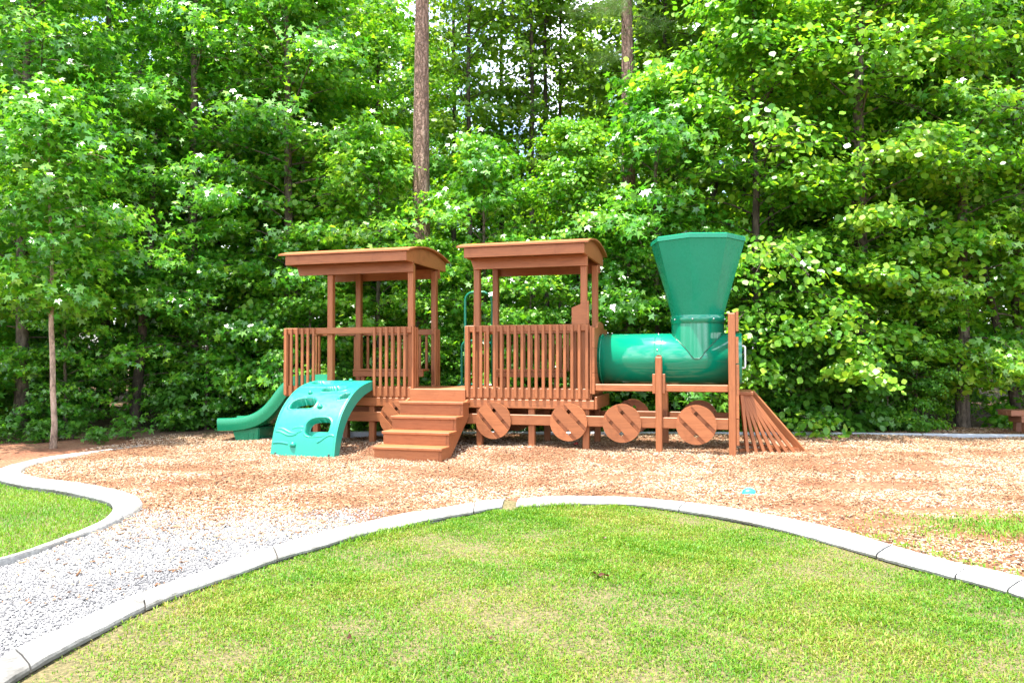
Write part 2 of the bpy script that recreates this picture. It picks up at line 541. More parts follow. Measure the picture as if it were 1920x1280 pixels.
grid_sheet('gravel_path', -6, 0, -1, 6.4, 0.05, lambda x, y: mulch_h(x, y) + 0.008, gravel_mat(), keep=in_gravel,
           kind='structure', label='pale grey gravel path between the two lawns', category='path')

# ------------------------------------------------------------------ concrete borders
conc = concrete_mat()
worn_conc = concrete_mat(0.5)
def kerb(name, inner, outer, breaks, z_top, label, gap=0.006, sink=0.0):
    """inner = mulch side, outer = lawn side; breaks = fractions where a joint runs across"""
    root = put(name, None, None, None, label=label, category='kerb')
    root.location = (*((inner[0] + outer[0]) / 2), 0)
    L = np.linalg.norm(np.diff((inner + outer) / 2, axis=0), axis=1).sum()
    n = len(inner)
    s = np.linspace(0, 1, n)
    bs = [0] + list(breaks) + [1]
    for k in range(len(bs) - 1):
        b0, b1 = bs[k], bs[k + 1]
        if isinstance(b0, tuple): b0 = b0[1]
        if isinstance(b1, tuple): b1 = b1[0]
        b0 += gap / L; b1 -= gap / L
        m = max(3, int((b1 - b0) * n * 1.5))
        q = np.linspace(b0, b1, m)
        I = np.stack([np.interp(q, s, inner[:, 0]), np.interp(q, s, inner[:, 1])], 1)
        O = np.stack([np.interp(q, s, outer[:, 0]), np.interp(q, s, outer[:, 1])], 1)
        dz = random.uniform(-0.005, 0.006)
        prof = [(0, -0.2), (0.0, -0.03), (0.04, -0.012), (0.10, 0.0), (0.5, 0.005), (0.9, 0.0), (0.975, -0.006), (1.0, -0.018), (0.985, -0.034), (0.90, -0.046), (0.90, -0.2)]
        bm = bmesh.new()
        rings = []
        for i in range(m):
            ring = []
            for f, z in prof:
                p = I[i] * (1 - f) + O[i] * f
                ring.append(bm.verts.new((p[0] - root.location.x, p[1] - root.location.y,
                                          z_top - sink * max(0, 1 - q[i] / 0.30) ** 0.7 + dz + z + 0.003 * math.sin(5 * p[0] + 7 * p[1]) + random.uniform(-.002, .002))))
            rings.append(ring)
        for i in range(m - 1):
            for j in range(len(prof) - 1):
                bm.faces.new((rings[i][j], rings[i][j + 1], rings[i + 1][j + 1], rings[i + 1][j]))
        bm.faces.new(rings[0]); bm.faces.new(rings[-1])
        bmesh.ops.recalc_face_normals(bm, faces=bm.faces)
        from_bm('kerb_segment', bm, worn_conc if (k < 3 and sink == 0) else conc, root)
    return root

def frac_at(line, p):
    d = np.linalg.norm(line - np.array(p), axis=1)
    return d.argmin() / (len(line) - 1)
jt = [frac_at(kf, p) for p in [(-2.0, 1.6), (-2.05, 3.24), (-1.94, 4.01), (-1.54, 4.93), (-.31, 6.43)]]
jt.append((frac_at(kf, (-.10, 6.56)), frac_at(kf, (0.02, 6.63))))
jt += [frac_at(kf, p) for p in [(1.42, 6.5), (2.42, 4.97), (2.62, 4.5), (2.79, 4.2), (3.0, 3.0)]]
kerb('concrete_border', kb, kf, jt, 0.002, 'long pale concrete border curving round the front lawn')
jl = [frac_at(ll, p) for p in [(-6.17, 9.42), (-4.54, 7.42), (-3.27, 6.02), (-3.42, 4.62)]]
kerb('concrete_border', lm, ll, jl, 0.03, 'winding pale concrete border beside the small left lawn', sink=0.05)

# washed-in soil filling the broken joint
gxs, gys = np.meshgrid(np.linspace(-0.27, 0.19, 24), np.linspace(6.42, 7.12, 30))
rr = ((gxs + 0.05) / 0.17) ** 2 + ((gys - 6.76) / 0.30) ** 2
gzs = -0.004 - 0.05 * np.clip(rr, 0, 2) ** 1.3 + rng.normal(0, 0.003, gxs.shape)
ix = np.arange(gxs.size).reshape(gxs.shape)
put('soil_fill', indexed_mesh('soil_fill', np.stack([gxs, gys, gzs], -1).reshape(-1, 3), np.stack([ix[:-1, :-1], ix[:-1, 1:], ix[1:, 1:], ix[1:, :-1]], -1).reshape(-1, 4), bpy.data.materials['lawn_soil'], True),
    kind='structure', label='tan soil washed into the broken joint of the concrete border', category='soil')

# grey plastic edging behind the train
ed = put('garden_edging', None, None, None, label='low grey plastic edging along the back of the mulch', category='edging')
ep = [(-3.0, 12.36), (-1.1, 12.26), (0.8, 12.18), (2.7, 12.12), (4.6, 12.04), (6.45, 11.80), (8.3, 11.55), (10.1, 11.25), (12, 10.95)]
for i in range(len(ep) - 1):
    (x0, y0), (x1, y1) = ep[i], ep[i + 1]
    L = math.hypot(x1 - x0, y1 - y0) - 0.012
    o = put('timber', box_mesh('timber', round(L, 2), 0.11, 0.16, M['edging'], 0.015), None, ed)
    o.location = ((x0 + x1) / 2, (y0 + y1) / 2, 0.005)
    o.rotation_euler.z = math.atan2(y1 - y0, x1 - x0)

# ------------------------------------------------------------------ the play train (u along, v back, z up)
train = put('play_train', None, None, None, label='brown play train with green boiler, slide, climbing panel and two roofed cars', category='playground train')
train.location = (OX, OY, 0)
train.rotation_euler.z = -A_TR
W = 1.139
ZR, ZB, ZD = 1.75, 0.715, 0.85
G0 = -0.08

def post(u, v, z0, z1, s=0.089, name='post', peak=False):
    o = bx(name, (u, u + s), (v, v + s), (z0, z1), train, bev=0.008)
    return o

# decks: each board is a piece
deck = bx('deck_frame', (-2.88, 1.82), (0.075, W - 0.075), (ZD - 0.14, ZD - 0.032), train)
nb = 8
bw = (W - 0.09) / nb
for k in range(nb):
    bx('deck_board', (-2.9, 1.80), (0.045 + k * bw + 0.003, 0.045 + (k + 1) * bw - 0.003), (ZD - 0.031, ZD), deck)

def railing_u(u0, u1, v, out, top, pickets, bottom=True, z_low=None, band=None):
    """railing along u; out = -1 pickets on the near face, +1 on the far face"""
    b0, b1 = (v + 0.03, v + 0.066) if out < 0 else (v - 0.066, v - 0.03)
    r = bx('railing', (u0, u1), (b0, b1), (top - 0.095, top), train, bev=0.008)
    if bottom:
        for (s0, s1) in (band or [(u0, u1)]):
            bx('kick_board', (s0, s1), (b0 + 0.001, b1 + 0.001), (ZB, ZD + 0.02), r, bev=0.008)
    zl = z_low if z_low is not None else ZB + 0.018
    for u in pickets:
        p0, p1 = (v - 0.002, v + 0.029) if out < 0 else (v - 0.029, v + 0.002)
        bx('picket', (u - 0.021, u + 0.021), (p0, p1), (zl, top - 0.004), r, bev=0.006)
    return r

def railing_v(u, v0, v1, out, top, pickets, bottom=True):
    b0, b1 = (u + 0.03, u + 0.066) if out < 0 else (u - 0.066, u - 0.03)
    r = bx('railing', (b0, b1), (v0, v1), (top - 0.097, top - 0.002), train, bev=0.008)
    if bottom:
        bx('kick_board', (b0 + 0.001, b1 + 0.001), (v0, v1), (ZB + 0.002, ZD + 0.018), r, bev=0.008)
    for v in pickets:
        p0, p1 = (u, u + 0.029) if out < 0 else (u - 0.029, u)
        bx('picket', (p0, p1), (v - 0.021, v + 0.021), (ZB + 0.018, top - 0.006), r, bev=0.006)
    return r

# ---- rear car (left in the picture)
A0, A1 = -2.95, -0.79
railing_u(A0 + 0.03, A1 - 0.03, 0, -1, ZR, [-2.885, -2.79, -2.695, -2.60, -2.505, -2.41, -1.40, -1.30, -1.205, -1.11, -1.01, -0.915],
          band=[(A0 + 0.03, -2.40), (-1.43, A1 - 0.03)])
railing_u(A0 + 0.03, A1 - 0.03, W, 1, ZR, [-2.3 + 0.115 * k for k in range(13)], bottom=False, z_low=1.08)
railing_v(A0, 0.034, 0.24, -1, ZR, [0.07, 0.16])
railing_v(A1, 0.034, 0.235, 1, ZR, [0.06, 0.135, 0.21])
railing_v(A1, W - 0.235, W - 0.034, 1, ZR, [W - 0.06, W - 0.135, W - 0.21])
railing_v(A0, W - 0.24, W - 0.034, -1, ZR, [W - 0.06, W - 0.15])
for u in (-2.217, -0.899):
    for v in (0.0765, 0.9725):
        post(u, v, 0.71, 2.66)
# ---- front cab (right in the picture)
B0, B1 = 0.0, 1.83
railing_u(B0 + 0.03, B1 - 0.03, 0, -1, ZR, [0.052 + 0.1005 * k for k in range(17)] + [1.765])
railing_u(B0 + 0.03, B1 - 0.03, W, 1, ZR, [0.24 + 0.115 * k for k in range(13)], bottom=False, z_low=1.08)
railing_v(B0, 0.034, 0.235, -1, ZR, [0.06, 0.135, 0.21])
railing_v(B0, W - 0.235, W - 0.034, -1, ZR, [W - 0.06, W - 0.135, W - 0.21])
for u in (0.122, 1.666):
    for v in (0.0765, 0.9725):
        post(u, v, 0.71, 2.66)
# benches along the far side
for (u0, u1) in ((-2.12, -0.92), (0.22, 1.30)):
    b = bx('bench_seat', (u0, u1), (0.70, 0.965), (1.085, 1.12), train)
    bx('front_rail', (u0, u1), (0.705, 0.74), (1.0, 1.083), b)
    for u in (u0 + 0.12, u1 - 0.16):
        bx('leg', (u, u + 0.06), (0.742, 0.80), (ZD, 1.083), b)

# ---- roofs
def roof(u0, u1, p1, p2, hd0):
    """u0..u1 = fascia length, p1/p2 = post positions, hd0 = left end of the header beams"""
    v0, v1 = -0.209, W + 0.209
    ze, zt, rise = 2.682, 2.822, 0.118
    arc = lambda t: zt + rise * (1 - (2 * t - 1) ** 2)
    n = 18
    bm = bmesh.new()
    uu = (u0 - 0.095, u1 + 0.06)
    poly = [(v0 - 0.035 + (v1 - v0 + 0.07) * k / n, arc(k / n)) for k in range(n + 1)]
    poly += [(v, z + 0.022) for v, z in poly[::-1]]
    prism(bm, poly, 0, *uu)
    rf = from_bm('roof', bm, M['wood'], train, label='curved brown roof on posts')
    bx('fascia', (u0, u1), (v0, v0 + 0.036), (ze, zt - 0.002), rf)
    bx('fascia', (u0, u1), (v1 - 0.036, v1), (ze, zt - 0.002), rf)
    for e in (u0 + 0.002, u1 - 0.038):
        bm = bmesh.new()
        a, b = v0 + 0.037, v1 - 0.037
        ts = [(a + (b - a) * k / n) for k in range(n + 1)]
        poly = [(a, ze + 0.002), (b, ze + 0.002)] + [(v, arc((v - v0) / (v1 - v0)) - 0.003) for v in ts[::-1]]
        prism(bm, poly, 0, e, e + 0.036)
        from_bm('end_fascia', bm, M['wood'], rf)
    for (h0, h1) in ((0.036, 0.075), (W - 0.0775, W - 0.038)):
        bm = bmesh.new()
        prism(bm, [(hd0, 2.70), (hd0 + 0.05, 2.548), (p2 + 0.11, 2.548), (p2 + 0.11, 2.70)], 1, h0, h1)
        from_bm('header_beam', bm, M['wood'], rf)
    for k in range(3):
        u = p1 + (p2 - p1 + 0.05) * k / 2
        bm = bmesh.new()
        a, b = v0 + 0.06, v1 - 0.06
        ts = [(a + (b - a) * i / 10) for i in range(11)]
        prism(bm, [(a, 2.74), (b, 2.74)] + [(v, arc((v - v0) / (v1 - v0)) - 0.003) for v in ts[::-1]], 0, u, u + 0.036)
        from_bm('rafter', bm, M['wood'], rf)
    return rf
roof(-2.759, -0.791, -2.217, -0.899, -2.72)
roof(0.077, 1.778, 0.122, 1.666, 0.09)

# ---- undercarriage
for v, s in ((0.05, 1), (W - 0.05, -1)):
    a, b = (v - 0.03, v + 0.008) if s > 0 else (v - 0.008, v + 0.03)
    bx('side_beam', (-2.80, 1.86), (a, b), (0.588, ZB - 0.002), train, bev=0.008)
    a, b = (v - 0.035, v + 0.005) if s > 0 else (v - 0.005, v + 0.035)
    bx('axle_beam', (-2.70, 3.605), (a, b), (0.36, 0.505), train, bev=0.008)
bx('end_beam', (1.862, 1.90), (0.03, W - 0.03), (0.588, ZB + 0.05), train, bev=0.008)
for u in (-2.45, -1.515, -0.75, 0.164, 0.927, 1.69):
    for v in (0.060, W - 0.149):
        post(u, v, G0, 0.70, name='leg')

def clip_half(poly, n, d):
    """keep the part of a convex polygon with p.n <= d"""
    out = []
    for i in range(len(poly)):
        p, q = poly[i], poly[(i + 1) % len(poly)]
        a, b = p[0] * n[0] + p[1] * n[1] - d, q[0] * n[0] + q[1] * n[1] - d
        if a <= 0:
            out.append(p)
        if (a < 0 < b) or (b < 0 < a):
            t = a / (a - b)
            out.append((p[0] + (q[0] - p[0]) * t, p[1] + (q[1] - p[1]) * t))
    return out

RW = 0.257
circ = [(RW * math.cos(2 * math.pi * k / 48), RW * math.sin(2 * math.pi * k / 48)) for k in range(48)]
def wheel_pieces(ang):
    d = (math.cos(ang), math.sin(ang))
    n = (-d[1], d[0])
    m = (d[1], -d[0])
    h, g = 0.074, 0.052
    mid = clip_half(clip_half(circ, n, h), m, h)
    up = clip_half(circ, m, -(h + g))
    lo = clip_half(circ, n, -(h + g))
    return [mid, up, lo]
plank_mesh = {}
for layer, ang in ((0, R(-47)), (1, R(43))):
    for i, poly in enumerate(wheel_pieces(ang)):
        bm = bmesh.new()
        prism(bm, poly, 1, -0.009, 0.009)
        me = bpy.data.meshes.new('plank')
        bm.to_mesh(me); bm.free()
        me.materials.append(M['wood'])
        plank_mesh[(layer, i)] = me
def wheel(u, v, tilt=0):
    wroot = None
    for layer in (0, 1):
        dvv = (layer * 0.040 - 0.02)
        for i in range(3):
            if wroot is None:
                wroot = put('wheel', plank_mesh[(0, 0)], None, train)
                wroot.location = (u, v, 0.418)
                wroot.rotation_euler.y = tilt
                continue
            o = put('plank', plank_mesh[(layer, i)], None, wroot)
            o.location = (0, layer * 0.0186, 0)
    return wroot
for k, u in enumerate((-1.042, 0.4426, 1.5137, 2.2372, 3.2001)):
    wheel(u, -0.016, (0.0, 0.03, -0.02, 0.0, -0.03)[k])
    wheel(u, W + 0.006, (0.1, -0.2, 0.3, 0.15, -0.1)[k])

# ---- stairs between the cars
st = bx('stairs', (-0.82, 0.03), (-0.02, 0.043), (ZD - 0.17, ZD - 0.004), train, label='four brown steps up to the deck between the cars')
zt = [0.68, 0.497, 0.315, 0.142]
vt = [-0.015, -0.285, -0.555, -0.825]       # nose of each tread sits at v - 0.27
for k in range(4):
    z, v = zt[k], vt[k]
    bx('tread', (-0.872, 0.095), (v - 0.275, v + 0.02), (z - 0.037, z), st)
    bx('riser', (-0.86, 0.045), (v - 0.250, v - 0.215), ((zt[k + 1] if k < 3 else -0.09), z - 0.038), st)
for u in (-0.857, 0.046):
    bm = bmesh.new()
    poly = [(-0.02, ZB - 0.01), (-0.26, 0.642), (-0.26, 0.46), (-0.53, 0.458), (-0.53, 0.277), (-0.80, 0.276), (-0.80, 0.104), (-1.07, 0.104), (-1.07, -0.1), (-0.86, -0.1), (-0.02, 0.46)]
    prism(bm, poly, 0, u, u + 0.036)
    from_bm('stringer', bm, M['wood'], st).location = -Vector(st.location)

# ---- end wall of the cab round the tunnel mouth
TV, TZ, TR = W / 2, 1.275, 0.352
def ring_board(z0, z1, u0, u1, v0=0.02, v1=W - 0.02, arched=False):
    """half boards either side of the tunnel, cut back where the tube passes"""
    out = []
    for sgn in (-1, 1):
        edge = v0 if sgn < 0 else v1
        pts = []
        for k in range(9):
            z = z0 + (z1 - z0) * k / 8
            r2 = TR ** 2 - (z - TZ) ** 2
            x = math.sqrt(r2) + 0.004 if r2 > 0 else 0.002
            pts.append((TV + sgn * x, z))
        poly = [(edge, z1), (edge, z0)] + pts if sgn < 0 else [(edge, z0), (edge, z1)] + pts[::-1]
        bm = bmesh.new()
        prism(bm, poly, 0, u0, u1)
        out.append(bm)
    return out
pan = bx('end_wall', (1.80, 1.831), (0.02, 0.12), (0.80, ZR - 0.03), train, bev=0.006)
for z0, z1 in ((0.80, 1.08), (1.085, 1.42), (1.425, 1.70)):
    for bm in ring_board(z0, z1, 1.834, 1.868):
        from_bm('board', bm, M['wood'], pan).location = -Vector(pan.location)
bm = bmesh.new()
prism(bm, [(0.30, 1.703), (W - 0.30, 1.703), (W - 0.36, 1.77), (TV, 1.80), (0.36, 1.77)], 0, 1.834, 1.868)
from_bm('board', bm, M['wood'], pan).location = -Vector(pan.location)
for k in range(3):
    bx('board', (1.50 + 0.1 * k, 1.595 + 0.1 * k), (0.170, 0.20), (ZD, ZR - 0.1), pan)
# slanted side screen by the cab post
bm = bmesh.new()
prism(bm, [(1.553, ZR + 0.002), (1.775, ZR + 0.002), (1.775, 2.06), (1.553, 1.975)], 1, 0.036, 0.07)
sc_o = from_bm('side_screen', bm, M['wood'], train)
bm = bmesh.new()
prism(bm, [(1.765, ZR + 0.003), (1.79, ZR + 0.003), (1.79, 2.066), (1.765, 2.056)], 1, 0.026, 0.074)
from_bm('trim', bm, M['wood'], sc_o)

# ---- boiler tunnel
def lathe_u(name, prof, parent, mat, sides=64, smooth=True, **pr):
    bm = bmesh.new()
    rings = []
    for u, r in prof:
        rings.append([bm.verts.new((u, TV + r * math.cos(2 * math.pi * k / sides), TZ + r * math.sin(2 * math.pi * k / sides))) for k in range(sides)])
    for i in range(len(rings) - 1):
        for k in range(sides):
            bm.faces.new((rings[i][k], rings[i][(k + 1) % sides], rings[i + 1][(k + 1) % sides], rings[i + 1][k]))
    bmesh.ops.recalc_face_normals(bm, faces=bm.faces)
    return from_bm(name, bm, mat, parent, smooth, **pr)
rb = 0.347
boiler = lathe_u('boiler', [(1.84, rb - 0.01), (1.84, rb), (2.652, rb), (2.655, rb + .0005), (3.78, rb), (3.78, rb - 0.012), (1.85, rb - 0.012)], train, M['green'],
                 label='glossy green crawl tube as the boiler')
boiler.data.polygons.foreach_set('use_smooth', np.ones(len(boiler.data.polygons), bool))
for u in (1.895, 2.64, 2.725):
    lathe_u('seam', [(u, rb - 0.002), (u + 0.002, rb + 0.006), (u + 0.012, rb + 0.006), (u + 0.014, rb - 0.002)], boiler, M['green'])
for a_ in (75, 20, -40):
    bm = bmesh.new()
    bmesh.ops.create_uvsphere(bm, u_segments=10, v_segments=6, radius=0.012)
    o = from_bm('bolt', bm, M['steel'], boiler, True)
    o.location = (2.685, TV - (rb + 0.002) * math.cos(R(a_)), TZ + (rb + 0.002) * math.sin(R(a_)))

# ---- smokestack
SU, SV = 3.205, TV
rs = 0.352
bm = bmesh.new()
sides = 64
low, top = [], []
for k in range(sides):
    a = 2 * math.pi * k / sides
    x, y = rs * math.cos(a), rs * math.sin(a)
    z = TZ + math.sqrt(max(rb ** 2 - min(abs(y), rb) ** 2, 0)) - 0.01 - max(0, abs(y) - rb) * 0.5
    low.append(bm.verts.new((SU + x, SV + y, z)))
    top.append(bm.verts.new((SU + x, SV + y, 1.752)))
for k in range(sides):
    bm.faces.new((low[k], low[(k + 1) % sides], top[(k + 1) % sides], top[k]))
stack = from_bm('smokestack', bm, M['green'], train, True, label='flared green smokestack with faceted top')
for s_ in (-1, 1):
    bm = bmesh.new()
    pts_ = []
    for k in range(33):
        a = math.pi * k / 32 * s_
        pts_.append((SU + (rs + 0.001) * math.cos(a), SV + (rs + 0.001) * math.sin(a), TZ + math.sqrt(max(rb ** 2 - min(abs(rs * math.sin(a)), rb) ** 2, 0)) + 0.001))
    tube(bm, pts_, 0.0075, 6)
    from_bm('weld_seam', bm, M['seam'], stack, True)
bm = bmesh.new()
prof = [(rs, 1.75), (rs + 0.010, 1.753), (rs + 0.010, 1.858), (rs, 1.862)]
rings = [[bm.verts.new((SU + r * math.cos(2 * math.pi * k / sides), SV + r * math.sin(2 * math.pi * k / sides), z)) for k in range(sides)] for r, z in prof]
for i in range(3):
    for k in range(sides):
        bm.faces.new((rings[i][k], rings[i][(k + 1) % sides], rings[i + 1][(k + 1) % sides], rings[i + 1][k]))
collar = from_bm('collar', bm, M['green'], stack, True)
for k in range(8):
    a = -A_TR + R(8) + k * math.pi / 4 - math.pi / 2
    bm = bmesh.new()
    bmesh.ops.create_uvsphere(bm, u_segments=8, v_segments=6, radius=0.013)
    o = from_bm('bolt', bm, M['steel'], collar, True)
    o.location = (SU + (rs + 0.012) * math.cos(a), SV + (rs + 0.012) * math.sin(a), 1.806)
# funnel: round foot growing into eight facets
R8 = 0.628
oct_a = [A_TR - math.pi / 2 + R(22.5) + k * math.pi / 4 for k in range(8)]
def oct_r(a, Rr):
    b = (a - oct_a[0]) % (math.pi / 4) - math.pi / 8
    return Rr * math.cos(math.pi / 8) / math.cos(b)
per = 8
bm = bmesh.new()
ang = [oct_a[0] + k * math.pi / 4 / per for k in range(8 * per)]
rings = []
for t in np.linspace(0, 1, 15):
    z = 1.86 + 0.985 * t
    R1 = (rs + 0.002) * (1 - t) + R8 * t
    ring = []
    for a in ang:
        b = (a - oct_a[0]) % (math.pi / 4)
        b = min(b, math.pi / 4 - b)                   # angle from the nearest corner
        flat = oct_r(a, R1)
        wgt = min(1, max(0, t * 1.1))
        rr = R1 * 0.985 * (1 - wgt) + flat * wgt
        ring.append(bm.verts.new((SU + rr * math.cos(a), SV + rr * math.sin(a), z)))
    rings.append(ring)
n = len(ang)
for i in range(len(rings) - 1):
    for k in range(n):
        bm.faces.new((rings[i][k], rings[i][(k + 1) % n], rings[i + 1][(k + 1) % n], rings[i + 1][k]))
inner = [bm.verts.new((SU + 0.93 * (v.co.x - SU), SV + 0.93 * (v.co.y - SV), v.co.z - 0.002)) for v in rings[-1]]
inlow = [bm.verts.new((SU + 0.9 * (v.co.x - SU), SV + 0.9 * (v.co.y - SV), v.co.z)) for v in rings[1]]
for k in range(n):
    bm.faces.new((inner[k], inner[(k + 1) % n], inlow[(k + 1) % n], inlow[k]))
bmesh.ops.recalc_face_normals(bm, faces=bm.faces)
fun = from_bm('funnel', bm, M['satin'], stack, True)
md = fun.modifiers.new('edges', 'EDGE_SPLIT'); md.split_angle = R(14)
bm = bmesh.new()
prof = [(R8 + 0.001, 2.846), (R8 + 0.014, 2.85), (R8 + 0.014, 2.905), (R8 - 0.005, 2.915), (R8 - 0.05, 2.905), (R8 - 0.05, 2.85)]
rings = [[bm.verts.new((SU + r * math.cos(a), SV + r * math.sin(a), z)) for a in oct_a] for r, z in prof]
for i in range(len(prof)):
    for k in range(8):
        j = (i + 1) % len(prof)
        bm.faces.new((rings[i][k], rings[i][(k + 1) % 8], rings[j][(k + 1) % 8], rings[j][k]))
bmesh.ops.recalc_face_normals(bm, faces=bm.faces)
from_bm('rim', bm, M['satin'], stack)

# ---- boiler cradle, front wall, grab handle
for v in (0.03, W - 0.075):
    cb = bx('cradle_beam', (1.872, 3.604), (v, v + 0.045), (0.842, 0.935), train, bev=0.008)
for v, s in ((-0.005, 1), (W - 0.085, -1)):
    cp = bx('cradle_post', (2.680, 2.766), (v - 0.008, v + 0.08), (G0, 1.30), train, bev=0.010)
    bm = bmesh.new()
    prism(bm, [(2.684, 1.301), (2.762, 1.301), (2.74, 1.325), (2.706, 1.325)], 1, v, v + 0.075)
    from_bm('cap', bm, M['wood'], cp).location = -Vector(cp.location)
    for u0, u1 in ((2.640, 2.679), (2.767, 2.806)):
        bx('cleat', (u0, u1), (v + 0.01, v + 0.075), (0.815, 1.075), cp)
for v in (0.0, W - 0.089):
    fp = bx('front_post', (3.606, 3.697), (v, v + 0.089), (G0, 1.862), train, bev=0.010)
fw = bx('front_wall', (3.70, 3.735), (0.01, W - 0.01), (0.16, 0.505), train)
for z0, z1, du_ in ((0.51, 0.80, 0.001), (0.803, 1.20, 0.004), (1.215, 1.555, -0.001), (1.63, 1.885, 0.002)):
    for bm in ring_board(z0, z1, 3.70 + du_, 3.734 + du_, 0.008, W - 0.008):
        from_bm('board', bm, M['wood'], fw).location = -Vector(fw.location)
bm = bmesh.new()
hp = [(3.73, 0.40, 1.44)] + [(3.80 + 0.02 * math.sin(t), 0.40, 1.42 + 0.02 * math.cos(t)) for t in np.linspace(0, math.pi / 2, 4)]
hp += [(3.82 - 0.02 + 0.02 * math.cos(t), 0.40, 1.17 - 0.02 * math.sin(t)) for t in np.linspace(0, math.pi / 2, 4)] + [(3.73, 0.40, 1.15)]
tube(bm, hp, 0.014, 10)
from_bm('grab_handle', bm, M['white'], train, True, label='small white grab handle on the train front')

# ---- cow catcher
cc = bx('cow_catcher', (3.738, 3.915), (0.20, W - 0.20), (0.80, 0.842), train, label='fan of brown slats forming the cow catcher')
def slat(p, q, wd=0.044, th=0.030, name='slat'):
    p, q = Vector(p), Vector(q)
    d = (q - p)
    L = d.length
    me = box_mesh(name, wd, th, round(L, 3), M['wood_z'], 0.004)
    o = put(name, me, None, cc)
    z = -d.normalized()
    y = (Vector((0.35, -1 if q.y < TV else 1, 0))).normalized()
    x = y.cross(z).normalized()
    y = z.cross(x)
    m = Matrix((x, y, z)).transposed().to_4x4()
    m.translation = (p + q) / 2 - Vector(cc.location)
    o.matrix_local = m
    return o
NU, NZ = 4.605, -0.02
for s in (-1, 1):
    f = lambda v: TV + s * (TV - v)
    for k in range(7):
        t = (k + 0.35) / 7.6
        t2 = t ** 0.93
        slat((3.762 + 0.125 * t, f(0.215 + 0.10 * t), 0.80), (3.80 + (NU - 3.80) * t2, f(0.165 + (TV - 0.165) * t2 * 0.86), -0.03))
    bm = bmesh.new()
    a, b = Vector((3.745, f(0.20))), Vector((NU - 0.10, f(TV - 0.02)))
    d = (b - a).normalized() * 0.0
    nrm = Vector((-(b - a).y, (b - a).x)).normalized() * 0.03 * (1 if s < 0 else -1)
    prism(bm, [tuple(a), tuple(b), tuple(b + nrm), tuple(a + nrm)], 2, -0.08, 0.10)
    from_bm('base_board', bm, M['wood'], cc).location = -Vector(cc.location)
slat((3.895, TV, 0.82), (NU, TV, -0.03), 0.09, 0.05, 'nose_slat')

# ---- slide off the rear car
def slide_path():
    P = [(-2.62, 0.875), (-2.86, 0.865), (-2.98, 0.82), (-3.10, 0.71), (-3.25, 0.53), (-3.42, 0.375), (-3.62, 0.265), (-3.85, 0.205), (-4.05, 0.18), (-4.32, 0.168)]
    return smooth_line(P, 50)
sp_ = slide_path()
hw, wt, hgt = 0.235, 0.03, 0.155
sec = [(-hw - wt, -0.045), (-hw - wt - 0.01, 0.04), (-hw - wt - 0.012, hgt - 0.03), (-hw - wt + 0.004, hgt), (-hw - 0.004, hgt + 0.002), (-hw + 0.004, hgt - 0.02), (-hw + 0.02, 0.05), (-hw + 0.05, 0.015), (-0.1, 0.0),
       (0.1, 0.0), (hw - 0.05, 0.015), (hw - 0.02, 0.05), (hw - 0.004, hgt - 0.02), (hw + 0.004, hgt + 0.002), (hw + wt - 0.004, hgt), (hw + wt + 0.012, hgt - 0.03), (hw + wt + 0.01, 0.04), (hw + wt, -0.045), (hw - 0.04, -0.06), (-hw + 0.04, -0.06)]
SLV = 0.56
bm = bmesh.new()
rings = []
for i, (u, z) in enumerate(sp_):
    d = sp_[min(i + 1, len(sp_) - 1)] - sp_[max(i - 1, 0)]
    d = d / np.linalg.norm(d)
    nu, nz = d[1], -d[0]
    rings.append([bm.verts.new((u + nu * h, SLV + vv, z + nz * h)) for vv, h in sec])
for i in range(len(rings) - 1):
    for k in range(len(sec)):
        j = (k + 1) % len(sec)
        bm.faces.new((rings[i][k], rings[i][j], rings[i + 1][j], rings[i + 1][k]))
bm.faces.new(rings[0]); bm.faces.new(rings[-1])
bmesh.ops.recalc_face_normals(bm, faces=bm.faces)
sl = from_bm('slide', bm, M['slide'], train, True, label='green slide running down from the rear car')
md = sl.modifiers.new('edges', 'EDGE_SPLIT'); md.split_angle = R(50)
bm = bmesh.new()
prism(bm, [(-4.09, 0.13), (-4.06, 0.03), (-4.00, -0.09), (-3.62, -0.09), (-3.60, 0.0), (-3.59, 0.19)], 1, SLV - 0.2, SLV + 0.2)
bmesh.ops.bevel(bm, geom=bm.edges[:], offset=0.015, segments=2, affect='EDGES')
ft = from_bm('foot', bm, M['slide'], sl)
for u in (-3.82, -3.72):
    bx('rib', (u, u + 0.03), (SLV - 0.207, SLV - 0.195), (-0.08, 0.09), sl, M['slide'])
for s in (-1, 1):                                   # hood wings at the slide's mouth
    bm = bmesh.new()
    prism(bm, [(-3.10, 0.86), (-2.62, 0.86), (-2.60, 1.03), (-2.80, 1.03), (-2.98, 1.0)], 1, SLV + s * 0.26 - 0.018, SLV + s * 0.26 + 0.018)
    bmesh.ops.bevel(bm, geom=bm.edges[:], offset=0.008, segments=2, affect='EDGES')
    from_bm('side_wing', bm, M['slide'], sl)

